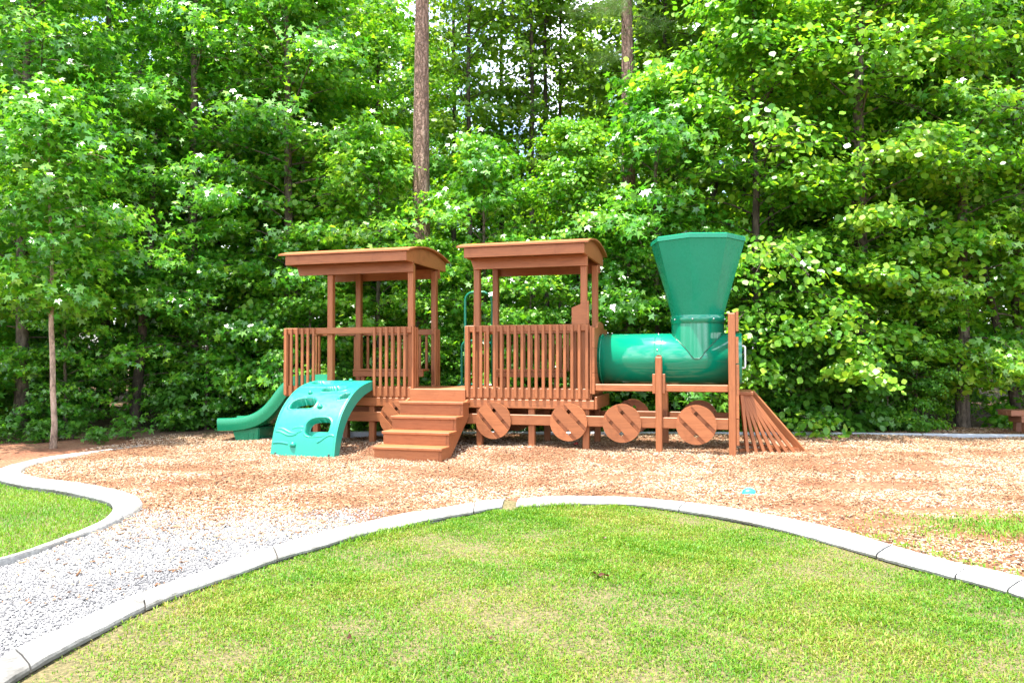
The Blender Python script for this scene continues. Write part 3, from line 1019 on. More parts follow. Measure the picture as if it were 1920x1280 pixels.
# ---- arched climbing panel
CU0, CU1 = -2.385, -1.44
AP = smooth_line([(-1.12, -0.07), (-1.065, 0.20), (-1.005, 0.36), (-0.91, 0.52), (-0.78, 0.655), (-0.60, 0.785), (-0.44, 0.862), (-0.28, 0.912), (-0.08, 0.948), (0.04, 0.957)], 200)
def arch(t):
    """t 0 at the foot, 1 at the deck: (v, z, normal v, normal z)"""
    i = min(int(t * 199), 198)
    f = t * 199 - i
    p = AP[i] * (1 - f) + AP[i + 1] * f
    a, b = max(i - 4, 0), min(i + 5, 199)
    d = AP[b] - AP[a]
    d = d / np.linalg.norm(d)
    return p[0], p[1], -d[1], d[0]
def blob(s, t, cs, ct, rs_, rt, p=2.6, skew=0.0, bean=0.0):
    x, y = (s - cs) / rs_, (t - ct) / rt
    y = y + bean * (x * x - 0.4) + skew * x
    return (abs(x) ** p + abs(y) ** p)
holes = [(0.29, 0.86, 0.185, 0.055, 0, 0.0), (0.64, 0.70, 0.195, 0.045, -0.30, 0.12), (0.31, 0.485, 0.195, 0.060, -0.15, 0.3), (0.69, 0.265, 0.19, 0.075, -0.1, 0.1), (0.91, 0.585, 0.085, 0.040, -0.35, 0.3)]
NS, NT = 150, 210
vt_ = np.zeros((NT + 1, NS + 1, 3))
for j in range(NT + 1):
    t = j / NT
    v, z, nv, nz = arch(t)
    for i in range(NS + 1):
        s = i / NS
        d = 0.0
        for (cs, ct, r1, r2, sk, bn) in holes:
            b = blob(s, t, cs, ct, r1, r2, 3.0, sk, bn)
            if b < 1.6:
                e = min(1, max(0, (1.10 - b) / 0.16))
                d = min(d, -0.12 * e * e * (3 - 2 * e))
                if 1.0 < b < 1.6:
                    d += 0.006 * math.sin((b - 1.0) / 0.6 * math.pi)
        for (t0, amp, ph, s0, s1) in ((0.225, 0.018, 0.3, 0.0, 0.45), (0.205, 0.016, 0.9, 0.02, 0.38), (0.125, 0.006, 0, 0.0, 0.26), (0.735, 0.0, 0, 0.0, 0.45), (0.25, 0.01, 2.0, 0.28, 0.48), (0.17, 0.03, 1.2, 0.72, 0.98)):
            tt = t0 + amp * math.sin(s * 14 + ph)
            if s0 < s < s1:
                d += 0.009 * math.exp(-((t - tt) / 0.006) ** 2)
        edge = min(s, 1 - s)
        d -= 0.012 * max(0, 1 - edge / 0.03) ** 2
        vt_[j, i] = (CU0 + (CU1 - CU0) * s, v + nv * d, z + nz * d)
idx = np.arange((NT + 1) * (NS + 1)).reshape(NT + 1, NS + 1)
qd = np.stack([idx[:-1, :-1], idx[:-1, 1:], idx[1:, 1:], idx[1:, :-1]], -1).reshape(-1, 4)
cut = []                                             # the scoops open through the panel above their lower ledge
for j in range(NT):
    t = (j + 0.5) / NT
    for i in range(NS):
        s_c = (i + 0.5) / NS
        cut.append(any(blob(s_c, t, cs, ct, r1, r2, 3.0, sk, bn) < 0.80 and t > ct - 0.25 * r2 for (cs, ct, r1, r2, sk, bn) in holes))
qd = qd[~np.array(cut)]
clm = put('climbing_panel', indexed_mesh('climbing_panel', vt_.reshape(-1, 3), qd, M['teal'], True), None, train, label='arched turquoise climbing panel with scooped holds')
for u0, u1 in ((CU0 - 0.012, CU0 + 0.03), (CU1 - 0.03, CU1 + 0.012)):
    bm = bmesh.new()
    outer, inn = [], []
    for j in range(41):
        v, z, nv, nz = arch(j / 40)
        outer.append((v + nv * -0.006, z + nz * -0.006))
        th = 0.13 + 0.05 * math.sin(j / 40 * math.pi)
        inn.append((v - nv * th, z - nz * th))
    a = [[bm.verts.new((u, *p)) for p in outer] for u in (u0, u1)]
    b = [[bm.verts.new((u, *p)) for p in inn] for u in (u0, u1)]
    for j in range(40):
        bm.faces.new((a[0][j], a[0][j + 1], b[0][j + 1], b[0][j]))
        bm.faces.new((a[1][j], b[1][j], b[1][j + 1], a[1][j + 1]))
        bm.faces.new((a[0][j], a[1][j], a[1][j + 1], a[0][j + 1]))
        bm.faces.new((b[0][j], b[0][j + 1], b[1][j + 1], b[1][j]))
    for j in (0, 40):
        bm.faces.new((a[0][j], b[0][j], b[1][j], a[1][j]))
    bmesh.ops.recalc_face_normals(bm, faces=bm.faces)
    fl = from_bm('side_flange', bm, M['teal'], clm)
for s, t, r in ((0.30, 0.62, 0.034), (0.61, 0.45, 0.040), (0.34, 0.115, 0.042), (0.66, 0.955, 0.030)):
    v, z, nv, nz = arch(t)
    bm = bmesh.new()
    bmesh.ops.create_icosphere(bm, subdivisions=3, radius=r)
    for vv in bm.verts:
        vv.co = Vector((vv.co.x * 1.05, vv.co.y * 0.8, vv.co.z * 0.9)) * (1 + 0.10 * math.sin(70 * vv.co.x + 40 * vv.co.z))
    o = from_bm('hold', bm, M['teal'], clm, True)
    o.location = (CU0 + (CU1 - CU0) * s, v + nv * 0.008, z + nz * 0.008)
for s in (0.07, 0.93):
    v, z, nv, nz = arch(0.045)
    bm = bmesh.new()
    bmesh.ops.create_uvsphere(bm, u_segments=10, v_segments=6, radius=0.016)
    o = from_bm('bolt', bm, M['dark'], clm, True)
    o.location = (CU0 + (CU1 - CU0) * s, v, z)

# ---- hoop ladder behind the gap
bm = bmesh.new()
hoop = [(-0.41, 1.22, 0.86)] + [(-0.41, 1.22, z) for z in (1.3, 1.8, 2.2)] + [(-0.41 + 0.13 * (1 - math.cos(t)), 1.22, 2.2 + 0.13 * math.sin(t)) for t in np.linspace(0.2, math.pi / 2, 6)] + [(-0.10, 1.24, 2.33), (0.0, 1.25, 2.28), (0.03, 1.25, 2.15), (0.03, 1.25, 0.86)]
tube(bm, hoop, 0.020, 10)
hp1 = from_bm('hoop_ladder', bm, M['pipe'], train, True, label='bent green pipes of the ladder at the back')
bm = bmesh.new()
lowh = [(-0.52, 1.35, 0.0), (-0.52, 1.35, 0.8), (-0.52, 1.35, 1.45)] + [(-0.52 + 0.11 * (1 - math.cos(t)), 1.35, 1.45 + 0.11 * math.sin(t)) for t in np.linspace(0.2, math.pi / 2, 6)] + [(-0.2, 1.35, 1.57), (0.05, 1.35, 1.5)]
tube(bm, lowh, 0.018, 10)
from_bm('side_pipe', bm, M['pipe'], hp1, True)
for z in (0.25, 0.55, 0.85):
    bm = bmesh.new()
    tube(bm, [(-0.62, 1.36, z - 0.05), (-0.58, 1.36, z), (-0.3, 1.36, z + 0.02), (0.0, 1.35, z)], 0.017, 8)
    from_bm('rung', bm, M['pipe'], hp1, True)

# ------------------------------------------------------------------ small things
bm = bmesh.new()
bmesh.ops.create_uvsphere(bm, u_segments=24, v_segments=14, radius=1)
for v in bm.verts:
    v.co.z = max(v.co.z, -0.25) + 0.1 * v.co.x * (v.co.z > 0)
bmesh.ops.scale(bm, vec=(0.068, 0.055, 0.05), verts=bm.verts)
toy = from_bm('toy_shell', bm, M['blue'], None, True, label='small light blue plastic toy shell lying on the mulch', category='toy')
toy.location = (2.28, 7.24, -0.012)
bm = bmesh.new()
prism(bm, [(0.012, 0.030), (0.052, 0.036), (0.066, 0.018), (0.030, 0.016)], 1, -0.02, 0.0)
bmesh.ops.bevel(bm, geom=bm.edges[:], offset=0.004, segments=2, affect='EDGES')
from_bm('knob', bm, M['blue'], toy)
bm = bmesh.new()
bmesh.ops.create_icosphere(bm, subdivisions=2, radius=0.03)
for v in bm.verts:
    v.co = Vector((v.co.x * 1.2, v.co.y, v.co.z * 0.6)) * (1 + 0.2 * math.sin(90 * v.co.x))
o = from_bm('toy_piece', bm, M['red'], None, True, label='tiny red toy piece on the mulch under the cab', category='toy')
o.location = from_train(1.50, 0.55, 0.06)

bench = put('bench', None, None, None, label='brown wooden bench at the right edge behind the grey edging', category='bench')
bench.location = (8.0, 12.0, 0)
for k in range(3):
    bx('seat_plank', (0.0, 1.7), (0.115 * k, 0.115 * k + 0.108), (0.335, 0.425), bench, M['bench'])
for u in (0.17, 1.35):
    bx('bearer', (u, u + 0.09), (0.005, 0.33), (0.225, 0.333), bench, M['bench'])
    for v in (0.02, 0.225):
        bx('leg', (u + 0.06, u + 0.15), (v, v + 0.089), (-0.1, 0.224), bench, M['bench'])

def dead_leaf(x, y, z, s, rot, label):
    bm = bmesh.new()
    n = 11
    out = []
    for k in range(n):
        a = 2 * math.pi * k / n
        r = s * (1 if k % 2 == 0 else 0.55)
        out.append(bm.verts.new((r * math.cos(a), r * 0.75 * math.sin(a), 0.25 * s * math.cos(2 * a) + random.uniform(0, 0.3) * s)))
    c = bm.verts.new((0, 0, -0.05 * s))
    for k in range(n):
        bm.faces.new((c, out[k], out[(k + 1) % n]))
    bmesh.ops.solidify(bm, geom=bm.faces[:], thickness=0.0015)
    o = from_bm('dead_leaf', bm, M['dead'], None, False, label=label, category='leaf', group='dead leaves on the lawn')
    o.location = (x, y, z)
    o.rotation_euler = (random.uniform(-.3, .3), random.uniform(-.3, .3), rot)
for x, y, s, r, lb in ((0.52, 4.58, 0.042, 0.3, 'largest curled brown dead leaf, right of centre on the front lawn'),
                       (0.57, 4.56, 0.028, 1.3, 'small brown dead leaf touching the largest leaf on the lawn'),
                       (-0.77, 3.56, 0.022, 2.0, 'orange brown dead leaf near the bottom left of the front lawn'),
                       (-0.11, 3.56, 0.018, 0.9, 'small tan dead leaf near the bottom centre of the front lawn'),
                       (0.67, 5.5, 0.02, 0.4, 'tiny brown dead leaf on the lawn below the kerb crown')):
    dead_leaf(x, y, lawn_h(np.array(x), np.array(y)) + 0.028, s, r, lb)

# ------------------------------------------------------------------ loose stuff on the ground
def boxes_stuff(name, cx, cy, cz, lx, ly, lz, yaw, tilt1, tilt2, mat, **props):
    n = len(cx)
    base = np.array([[-1, -1, -1], [1, -1, -1], [1, 1, -1], [-1, 1, -1], [-1, -1, 1], [1, -1, 1], [1, 1, 1], [-1, 1, 1]], float) * 0.5
    v = base[None] * np.stack([lx, ly, lz], -1)[:, None]
    v[:, :, 0] *= 1 - 0.5 * (base[None, :, 1] > 0) * rng.random(n)[:, None]
    v[:, :, 1] *= 1 - 0.5 * (base[None, :, 0] > 0) * rng.random(n)[:, None]
    def rot(v, a, i, j):
        c, s = np.cos(a)[:, None], np.sin(a)[:, None]
        x, y = v[:, :, i].copy(), v[:, :, j].copy()
        v[:, :, i] = c * x - s * y
        v[:, :, j] = s * x + c * y
    rot(v, tilt1, 0, 2); rot(v, tilt2, 1, 2); rot(v, yaw, 0, 1)
    v += np.stack([cx, cy, cz], -1)[:, None]
    f = np.array([[4, 5, 6, 7], [0, 1, 5, 4], [1, 2, 6, 5], [2, 3, 7, 6], [3, 0, 4, 7]])
    q = (np.arange(n)[:, None, None] * 8 + f[None]).reshape(-1, 4)
    me = indexed_mesh(name, v.reshape(-1, 3), q, mat)
    return put(name, me, None, None, kind='stuff', **props)

def island_mat(name, stops, rough=0.85, low=None, interp='CONSTANT'):
    m, n, l, p = new_mat(name)
    g = n.new('ShaderNodeNewGeometry')
    r = ramp(n, stops, interp)
    l.new(g.outputs['Random Per Island'], r.inputs['Fac'])
    col = r.outputs['Color']
    if low:
        b = noise(n, l, 0.8, 4, rough=0.6)
        rr = ramp(n, low)
        l.new(b.outputs['Fac'], rr.inputs['Fac'])
        col = mixc(n, l, 1.0, col, rr.outputs['Color'], 'MULTIPLY')
    l.new(col, p.inputs['Base Color'])
    p.inputs['Roughness'].default_value = rough
    return m

# wood chips
chip = island_mat('wood_chip', [(0, (0.27, 0.165, 0.088)), (0.20, (0.36, 0.26, 0.17)), (0.38, (0.21, 0.112, 0.052)), (0.52, (0.16, 0.080, 0.038)), (0.60, (0.41, 0.32, 0.235)), (0.80, (0.07, 0.038, 0.022)), (0.88, (0.33, 0.215, 0.125))],
                  low=[(0.44, (1.18, 1.20, 1.22)), (0.60, (0.70, 0.53, 0.39))])
N = 280000
x = rng.uniform(-6.4, 9.5, N); y = rng.uniform(4.0, 13.0, N)
dens = np.clip(1.25 - (y - 6) * 0.10, 0.45, 1)
keep = (~in_lawn(x, y)) & (rng.random(N) < dens) & (np.abs(x) < y * 0.72 + 1.2)
keep &= ~((x < -6.1) & (y > 9.9)) & ~((x < -5.95) & (y < 9.9))
gp = in_gravel(x, y)
fade = np.clip((y - 4.9) / 1.2, 0, 1) ** 2 * 0.8 + 0.05
keep &= (~gp) | (rng.random(N) < fade)
bare = 0.5 + 0.5 * np.sin(1.7 * x + 2.6 * y) * np.sin(2.9 * y - 0.8 * x + 1)
keep &= rng.random(N) < np.where(bare > 0.8, 0.45, 1.0)
for bx_, by_, ra_, rb_ in ((3.6, 7.75, 0.9, 0.22), (4.6, 8.6, 0.8, 0.2), (3.05, 6.0, 0.55, 0.2), (2.55, 6.5, 0.5, 0.13), (3.9, 6.5, 0.6, 0.16), (1.3, 8.3, 0.7, 0.14), (-2.2, 7.9, 0.6, 0.13), (-3.6, 8.8, 0.5, 0.12), (-1.25, 8.95, 0.5, 0.2)):
    e = ((x - bx_) / ra_) ** 2 + ((y - by_) / rb_) ** 2
    keep &= rng.random(N) > 0.88 * np.exp(-e ** 2)
for line in (kb, kf, lm, ll):                                # keep the border tops mostly swept
    pass
x, y = x[keep], y[keep]
def near_kerb(x, y):
    bad = np.zeros(x.shape, bool)
    for a, b in ((kb, kf), (lm, ll)):
        bad |= pip(x, y, [tuple(p) for p in a] + [tuple(p) for p in b[::-1]])
    return bad
k = ~near_kerb(x, y) | (rng.random(len(x)) < 0.02)
x, y = x[k], y[k]
n = len(x)
boxes_stuff('wood_chips', x, y, mulch_h(x, y) + rng.uniform(0.0, 0.018, n) + 0.012 * gp[keep][k], 0.012 + 0.042 * rng.random(n) ** 2.2, rng.uniform(0.004, 0.011, n), rng.uniform(0.003, 0.007, n),
            rng.uniform(0, 6.28, n), rng.normal(0, 0.3, n), rng.normal(0, 0.45, n), chip, label='loose brown and tan wood chips covering the play area', category='wood chips')

# gravel stones
stone = island_mat('gravel_stone', [(0, (0.25, 0.25, 0.25)), (0.3, (0.34, 0.335, 0.33)), (0.55, (0.18, 0.18, 0.185)), (0.72, (0.42, 0.41, 0.40)), (0.86, (0.08, 0.08, 0.085))],
                   low=[(0.42, (1.05, 1.05, 1.05)), (0.66, (0.52, 0.52, 0.54))])
N = 130000
x = rng.uniform(-5, -0.6, N); y = rng.uniform(2.0, 6.6, N)
k = in_gravel(x, y - 0.7 * rng.random(N) ** 2) & ~in_lawn(x, y) & (x > -y * 0.72 - 0.8)
k &= ~near_kerb(x, y) | (rng.random(N) < 0.04)
x, y = x[k], y[k]
n = len(x)
sz = rng.uniform(0.004, 0.012, n)
boxes_stuff('gravel_stones', x, y, mulch_h(x, y) + 0.010 + rng.uniform(0, 0.006, n), sz, sz * rng.uniform(0.6, 1, n), sz * rng.uniform(0.4, 0.8, n),
            rng.uniform(0, 6.28, n), rng.normal(0, 0.5, n), rng.normal(0, 0.5, n), stone, label='loose pale grey gravel stones on the path', category='gravel')

# grass
grass_m = leaf_mat('grass_blade', [(0.0, (0.020, 0.11, 0.005)), (0.35, (0.065, 0.205, 0.007)), (0.58, (0.13, 0.255, 0.011)), (0.76, (0.21, 0.255, 0.03)), (0.98, (0.34, 0.26, 0.10))], trans=0.4, tcol=(1.2, 1.15, 0.6), rough=0.5, spec=0.3)
def blades(name, x, y, z, h, lean, wid, mat, **props):
    n = len(x)
    az = rng.uniform(0, 6.28, n)
    d = np.stack([np.cos(az), np.sin(az), np.zeros(n)], -1)
    s = np.stack([-np.sin(az), np.cos(az), np.zeros(n)], -1)
    up = np.array([0, 0, 1.0])
    base = np.stack([x, y, z], -1)
    mid = base + d * (lean * h * 0.35)[:, None] + up * (h * 0.6)[:, None]
    tip = base + d * (lean * h)[:, None] + up * (h * (1 - 0.35 * lean))[:, None]
    v = np.stack([base, mid + s * wid[:, None], tip, mid - s * wid[:, None]], 1)
    me = fast_mesh(name, v, 4, mat)
    return put(name, me, None, None, kind='stuff', **props)

def patchy(x, y):
    return 0.5 + 0.22 * np.sin(2.3 * x + 1.1 * y) + 0.2 * np.sin(3.9 * y - 1.7 * x + 2) + 0.14 * np.sin(7.3 * x + 6.1 * y) + 0.1 * np.sin(11 * y - 9 * x)
N = 520000
x = rng.uniform(-3.2, 3.6, N); y = rng.uniform(1.6, 7.1, N)
k = pip(x, y, LAWN) & ~near_kerb(x, y) & (np.abs(x) < y * 0.72 + 0.9)
p = patchy(x, y)
k &= rng.random(N) < np.clip(0.35 + 0.9 * p, 0.2, 1)
# worn strip along the left border
dk = np.min(np.hypot(x[:, None] - kf[::6, 0][None], y[:, None] - kf[::6, 1][None]), axis=1)
worn = np.exp(-(dk / 0.26) ** 2) * np.clip((4.9 - y) / 1.1, 0, 1) * (x < 0)
k &= rng.random(N) > 0.92 * worn
x, y, p = x[k], y[k], p[k]
n = len(x)
clump = 0.5 + 0.5 * np.sin(9.1 * x + 3 * np.sin(5 * y)) * np.sin(8.3 * y + 2 * np.sin(6 * x))
h = rng.uniform(0.012, 0.031, n) * (0.6 + 0.8 * clump) * (0.6 + 0.7 * np.clip(p, 0, 1))
blades('grass', x, y, lawn_h(x, y) - 0.002, h, rng.uniform(0.2, 1.3, n), rng.uniform(0.0016, 0.0034, n) * (0.7 + y / 9), grass_m, label='short yellow green grass of the front lawn', category='grass')
N = 130000
x = rng.uniform(-8.5, -3.0, N); y = rng.uniform(4.2, 8.9, N)
k = pip(x, y, LAWN_L) & ~near_kerb(x, y) & (x > -y * 0.72 - 1.0)
x, y = x[k], y[k]; n = len(x)
grass_l = leaf_mat('grass_blade_green', [(0.0, (0.03, 0.14, 0.005)), (0.5, (0.10, 0.25, 0.009)), (0.85, (0.19, 0.285, 0.018)), (1.0, (0.30, 0.27, 0.07))], trans=0.4, tcol=(1.2, 1.15, 0.6), rough=0.5, spec=0.3)
blades('grass', x, y, lawn_h(x, y), rng.uniform(0.02, 0.05, n), rng.uniform(0.2, 1.2, n), rng.uniform(0.002, 0.004, n), grass_l, label='bright green grass of the small left lawn', category='grass')
# weeds creeping over the right of the mulch and along the kerb edge
N = 26000
x = rng.uniform(2.4, 5.2, N); y = rng.uniform(4.3, 6.5, N)
dd = ((x - 4.0) / 0.95) ** 2 + ((y - 5.75) / 0.5) ** 2
d2 = np.min(np.hypot(x[:, None] - kb[::4, 0][None], y[:, None] - kb[::4, 1][None]), axis=1)
k = (rng.random(N) < np.exp(-dd * 1.6) + 0.8 * np.exp(-(d2 / 0.10) ** 2) * (y < 5.6)) & ~near_kerb(x, y) & ~pip(x, y, LAWN)
x, y = x[k], y[k]; n = len(x)
blades('weeds', x, y, mulch_h(x, y), rng.uniform(0.025, 0.07, n), rng.uniform(0.3, 1.3, n), rng.uniform(0.002, 0.005, n), grass_l, label='green weeds growing into the mulch at the right edge', category='weeds')
i = rng.integers(0, len(kf), 5200)
x = kf[i, 0] + rng.normal(0, 0.05, 5200); y = kf[i, 1] - np.abs(rng.normal(0.035, 0.05, 5200))
tuft = np.sin(3.1 * x + 2.0 * y) + np.sin(7.7 * x - 3.0 * y) > 0.25
k = pip(x, y, LAWN) & tuft & ~((y < 4.2) & (x < 0))
x, y = x[k], y[k]; n = len(x)
blades('edge_grass', x, y, lawn_h(x, y), rng.uniform(0.04, 0.085, n), rng.uniform(0.2, 1.2, n), rng.uniform(0.002, 0.0042, n), grass_l , label='longer grass tufts along the foot of the curved concrete border', category='grass')

# ------------------------------------------------------------------ trees
def star_shape():
    out = []
    tips = [(0, 1.0), (62, 0.86), (128, 0.62), (232, 0.62), (298, 0.86)]
    for k, (a, r) in enumerate(tips):
        a2 = tips[(k + 1) % 5][0] + (360 if k == 4 else 0)
        out.append((r * math.cos(R(a)), r * math.sin(R(a))))
        m = (a + a2) / 2
        rn = 0.36 if k != 2 else 0.22
        out.append((rn * math.cos(R(m)), rn * math.sin(R(m))))
    return np.array(out) * 0.62
def oval_shape(w=0.36):
    return np.array([(-0.5, 0), (-0.2, -w * 0.85), (0.15, -w), (0.55, 0), (0.15, w), (-0.2, w * 0.85)])
SHAPES = {'star': star_shape(), 'oval': oval_shape(), 'round': oval_shape(0.48), 'narrow': oval_shape(0.22), 'needle': np.array([(0, -0.012), (1, 0), (0, 0.012)])}

def leaf_mesh(name, pos, outw, size, shape, mat, g, upw=0.75, outk=0.6, rnd=0.5, droop=0.45):
    n = len(pos)
    sh = SHAPES[shape]
    nrm = np.array([0, 0, upw]) + outw * outk + g.normal(0, rnd, (n, 3))
    nrm /= np.linalg.norm(nrm, axis=1)[:, None]
    t = outw * 0.6 + g.normal(0, 0.55, (n, 3)) + np.array([0, 0, -droop])
    t -= nrm * (t * nrm).sum(1)[:, None]
    t /= np.linalg.norm(t, axis=1)[:, None] + 1e-9
    b = np.cross(nrm, t)
    sz = size * g.uniform(0.5, 1.4, n)
    cur = g.uniform(-0.75, 0.25, n)
    v = pos[:, None] + sz[:, None, None] * (sh[None, :, 0, None] * t[:, None] + sh[None, :, 1, None] * b[:, None]
        + (cur[:, None] * (sh[:, 0] ** 2 + 0.8 * sh[:, 1] ** 2)[None])[:, :, None] * nrm[:, None])
    return fast_mesh(name, v, len(sh), mat)

def make_tree(seed, H, r0, h0, crown, nbr, shape, size, lmat, bark, per=9, subs=5, cl=3, wander=0.12, lean=(0, 0), sig=(0.17, 0.07), elev=(0, 55), sides=10, inner=2, upw=0.75, outk=0.6):
    g = np.random.default_rng(seed)
    hs = np.linspace(0, 1, 12)
    off = np.cumsum(g.normal(0, wander * H / 60, (12, 2)), axis=0)
    off -= off[0]
    path = np.stack([off[:, 0] + lean[0] * hs * H, off[:, 1] + lean[1] * hs * H, hs * H - 0.15], -1)
    rad = r0 * (1 - hs) ** 0.8 * 0.92 + r0 * 0.08
    rad[0] *= 1.25
    bm = bmesh.new()
    tube(bm, path, list(np.maximum(rad, 0.008)), sides)
    for v in bm.verts:
        v.co.x += g.normal(0, r0 * 0.03); v.co.y += g.normal(0, r0 * 0.03)
    tm = bpy.data.meshes.new('trunk')
    bm.to_mesh(tm); bm.free()
    tm.polygons.foreach_set('use_smooth', np.ones(len(tm.polygons), bool))
    tm.materials.append(bark)
    bb = bmesh.new()
    P, O = [], []
    at = lambda t: np.array([np.interp(t, hs, path[:, i]) for i in range(3)])
    for k in range(nbr):
        t = h0 / H + (0.985 - h0 / H) * ((k + g.random()) / nbr) ** 0.95
        az = k * 2.399 + g.uniform(-0.5, 0.5)
        L = crown((t - h0 / H) / (1 - h0 / H)) * g.uniform(0.6, 1.12)
        el = R(elev[0] + (elev[1] - elev[0]) * t + g.uniform(-12, 12))
        p = at(t)
        pts = [p]
        m = 6
        for j in range(m):
            d = np.array([math.cos(az) * math.cos(el), math.sin(az) * math.cos(el), math.sin(el)])
            p = p + d * L / m
            pts.append(p)
            el -= R(g.uniform(3, 12)); az += g.uniform(-0.14, 0.14)
        pts = np.array(pts)
        br = max(0.005, min(r0 * 0.30 * (1 - t) + 0.005, 0.009 * L))
        tube(bb, pts, list(np.linspace(br, 0.003, m + 1)), 5, False)
        def clusters(a, b, f0, ncl):
            for f in np.linspace(f0, 1, ncl):
                c = a + (b - a) * f
                q = g.poisson(per)
                if q:
                    o = g.normal(0, 1, (q, 3)) * np.array([sig[0], sig[0], sig[1]])
                    P.append(c + o)
                    w_ = (c - at(t)) * np.array([1, 1, 0.3])
                    w_ = w_ / (np.linalg.norm(w_) + 1e-6)
                    O.append(np.repeat((w_ * 0.7)[None], q, 0) + o / (np.linalg.norm(o, axis=1)[:, None] + 1e-6) * 0.5)
        clusters(pts[-3], pts[-1], 0.2, cl)
        clusters(pts[0], pts[3], 0.3 if inner < 3 else 0.08, inner)
        for j in range(subs):
            f = g.uniform(0.25, 0.95)
            a = np.array([np.interp(f * m, np.arange(m + 1), pts[:, i]) for i in range(3)])
            sg = -1 if j % 2 else 1
            az2 = az + sg * g.uniform(0.5, 1.2)
            l2 = L * g.uniform(0.22, 0.45) * (1.1 - 0.5 * f)
            e2 = el + R(g.uniform(-8, 30))
            b = a + l2 * np.array([math.cos(az2) * math.cos(e2), math.sin(az2) * math.cos(e2), math.sin(e2)])
            tube(bb, [a, (a + b) / 2 + np.array([0, 0, 0.02]), b], [br * 0.45, br * 0.3, 0.002], 4, False)
            clusters(a, b, 0.15, cl)
    bmh = bpy.data.meshes.new('branches')
    bb.to_mesh(bmh); bb.free()
    bmh.polygons.foreach_set('use_smooth', np.ones(len(bmh.polygons), bool))
    bmh.materials.append(bark)
    pos, out = np.concatenate(P), np.concatenate(O)
    if shape == 'needle':
        rep = 14
        pos = np.repeat(pos, rep, 0)
        dirs = g.normal(0, 1, (len(pos), 3)) + np.array([0, 0, 0.3])
        dirs /= np.linalg.norm(dirs, axis=1)[:, None]
        cmh = leaf_mesh('crown', pos, dirs, size, 'needle', lmat, g, 0.2, 0.0, 0.8, 0.1)
    else:
        cmh = leaf_mesh('crown', pos, out, size, shape, lmat, g, upw, outk)
    return tm, bmh, cmh, len(pos)

cone = lambda R0, pw=0.8, lo=0.75: (lambda t: R0 * (lo + (1 - lo) * min(1, t / 0.25)) * (1 - max(0, t - 0.15) / 0.85) ** pw + 0.25)
egg = lambda R0: (lambda t: R0 * (0.45 + 0.55 * math.sin(math.pi * min(1, 0.12 + 0.8 * t))) * (1 - t ** 5 * 0.7))
PROTO = {}
PROTO['gum_a'] = make_tree(1, 11.0, 0.13, 0.7, cone(2.6, 0.6, 0.7), 78, 'star', 0.132, M['gum'], M['grey_bark'], per=15)
PROTO['gum_b'] = make_tree(2, 10.0, 0.11, 1.0, egg(2.5), 72, 'star', 0.130, M['gum'], M['grey_bark'], per=15)
PROTO['gum_c'] = make_tree(3, 5.6, 0.06, 0.4, egg(1.75), 50, 'star', 0.128, M['gum'], M['grey_bark'], per=10)
PROTO['sapling'] = make_tree(4, 5.4, 0.046, 2.1, egg(1.25), 30, 'star', 0.13, M['gum'], M['pale_bark'], per=10, wander=0.15, inner=4, sig=(0.2, 0.1))
PROTO['oak_a'] = make_tree(5, 10.0, 0.14, 0.6, egg(2.6), 68, 'round', 0.086, M['oak'], M['grey_bark'], per=22, subs=6)
PROTO['oak_b'] = make_tree(6, 6.8, 0.08, 0.3, egg(2.1), 54, 'oval', 0.088, M['oak'], M['dark_bark'], per=17, subs=6)
PROTO['slim'] = make_tree(7, 14.0, 0.085, 5.2, egg(1.7), 50, 'oval', 0.115, M['yellow'], M['dark_bark'], per=6, subs=5, sides=8)
PROTO['pine'] = make_tree(8, 19.0, 0.19, 8.5, egg(2.6), 36, 'needle', 0.20, M['needle'], M['pine_bark'], per=5, subs=5, cl=3, wander=0.05, sides=14)
PROTO['tall'] = make_tree(9, 15.0, 0.15, 3.0, egg(3.0), 62, 'oval', 0.19, M['yellow'], M['dark_bark'], per=8, subs=5, sides=8)
PROTO['bush_a'] = make_tree(10, 1.55, 0.018, 0.05, egg(0.85), 26, 'star', 0.13, M['shrub'], M['grey_bark'], per=5, subs=4, sig=(0.09, 0.05), elev=(25, 70), sides=6)
PROTO['bush_b'] = make_tree(12, 1.2, 0.016, 0.05, egg(0.8), 26, 'oval', 0.10, M['shrub'], M['grey_bark'], per=7, subs=4, sig=(0.08, 0.05), elev=(20, 70), sides=6)
PROTO['herb'] = make_tree(13, 0.42, 0.006, 0.02, egg(0.34), 12, 'star', 0.10, M['shrub'], M['grey_bark'], per=3, subs=2, cl=2, sig=(0.05, 0.03), elev=(20, 70), sides=5)
print({k: v[3] for k, v in PROTO.items()})

def tree(name, kind, x, y, s, rot, label, cat='tree', group=None, sz=None, tilt=0.0):
    tm, bm_, cm, _ = PROTO[kind]
    r = put(name, None, None, None, label=label, category=cat)
    if group:
        r['group'] = group
    z = float(ground_h(np.array(x), np.array(y))) if y > 12.3 else -0.03
    r.location = (x, y, z)
    r.scale = (s, s, sz or s)
    r.rotation_euler = (0, tilt, rot)
    put('trunk', tm, None, r)
    put('branches', bm_, None, r)
    put('crown', cm, None, r, kind='stuff')
    return r

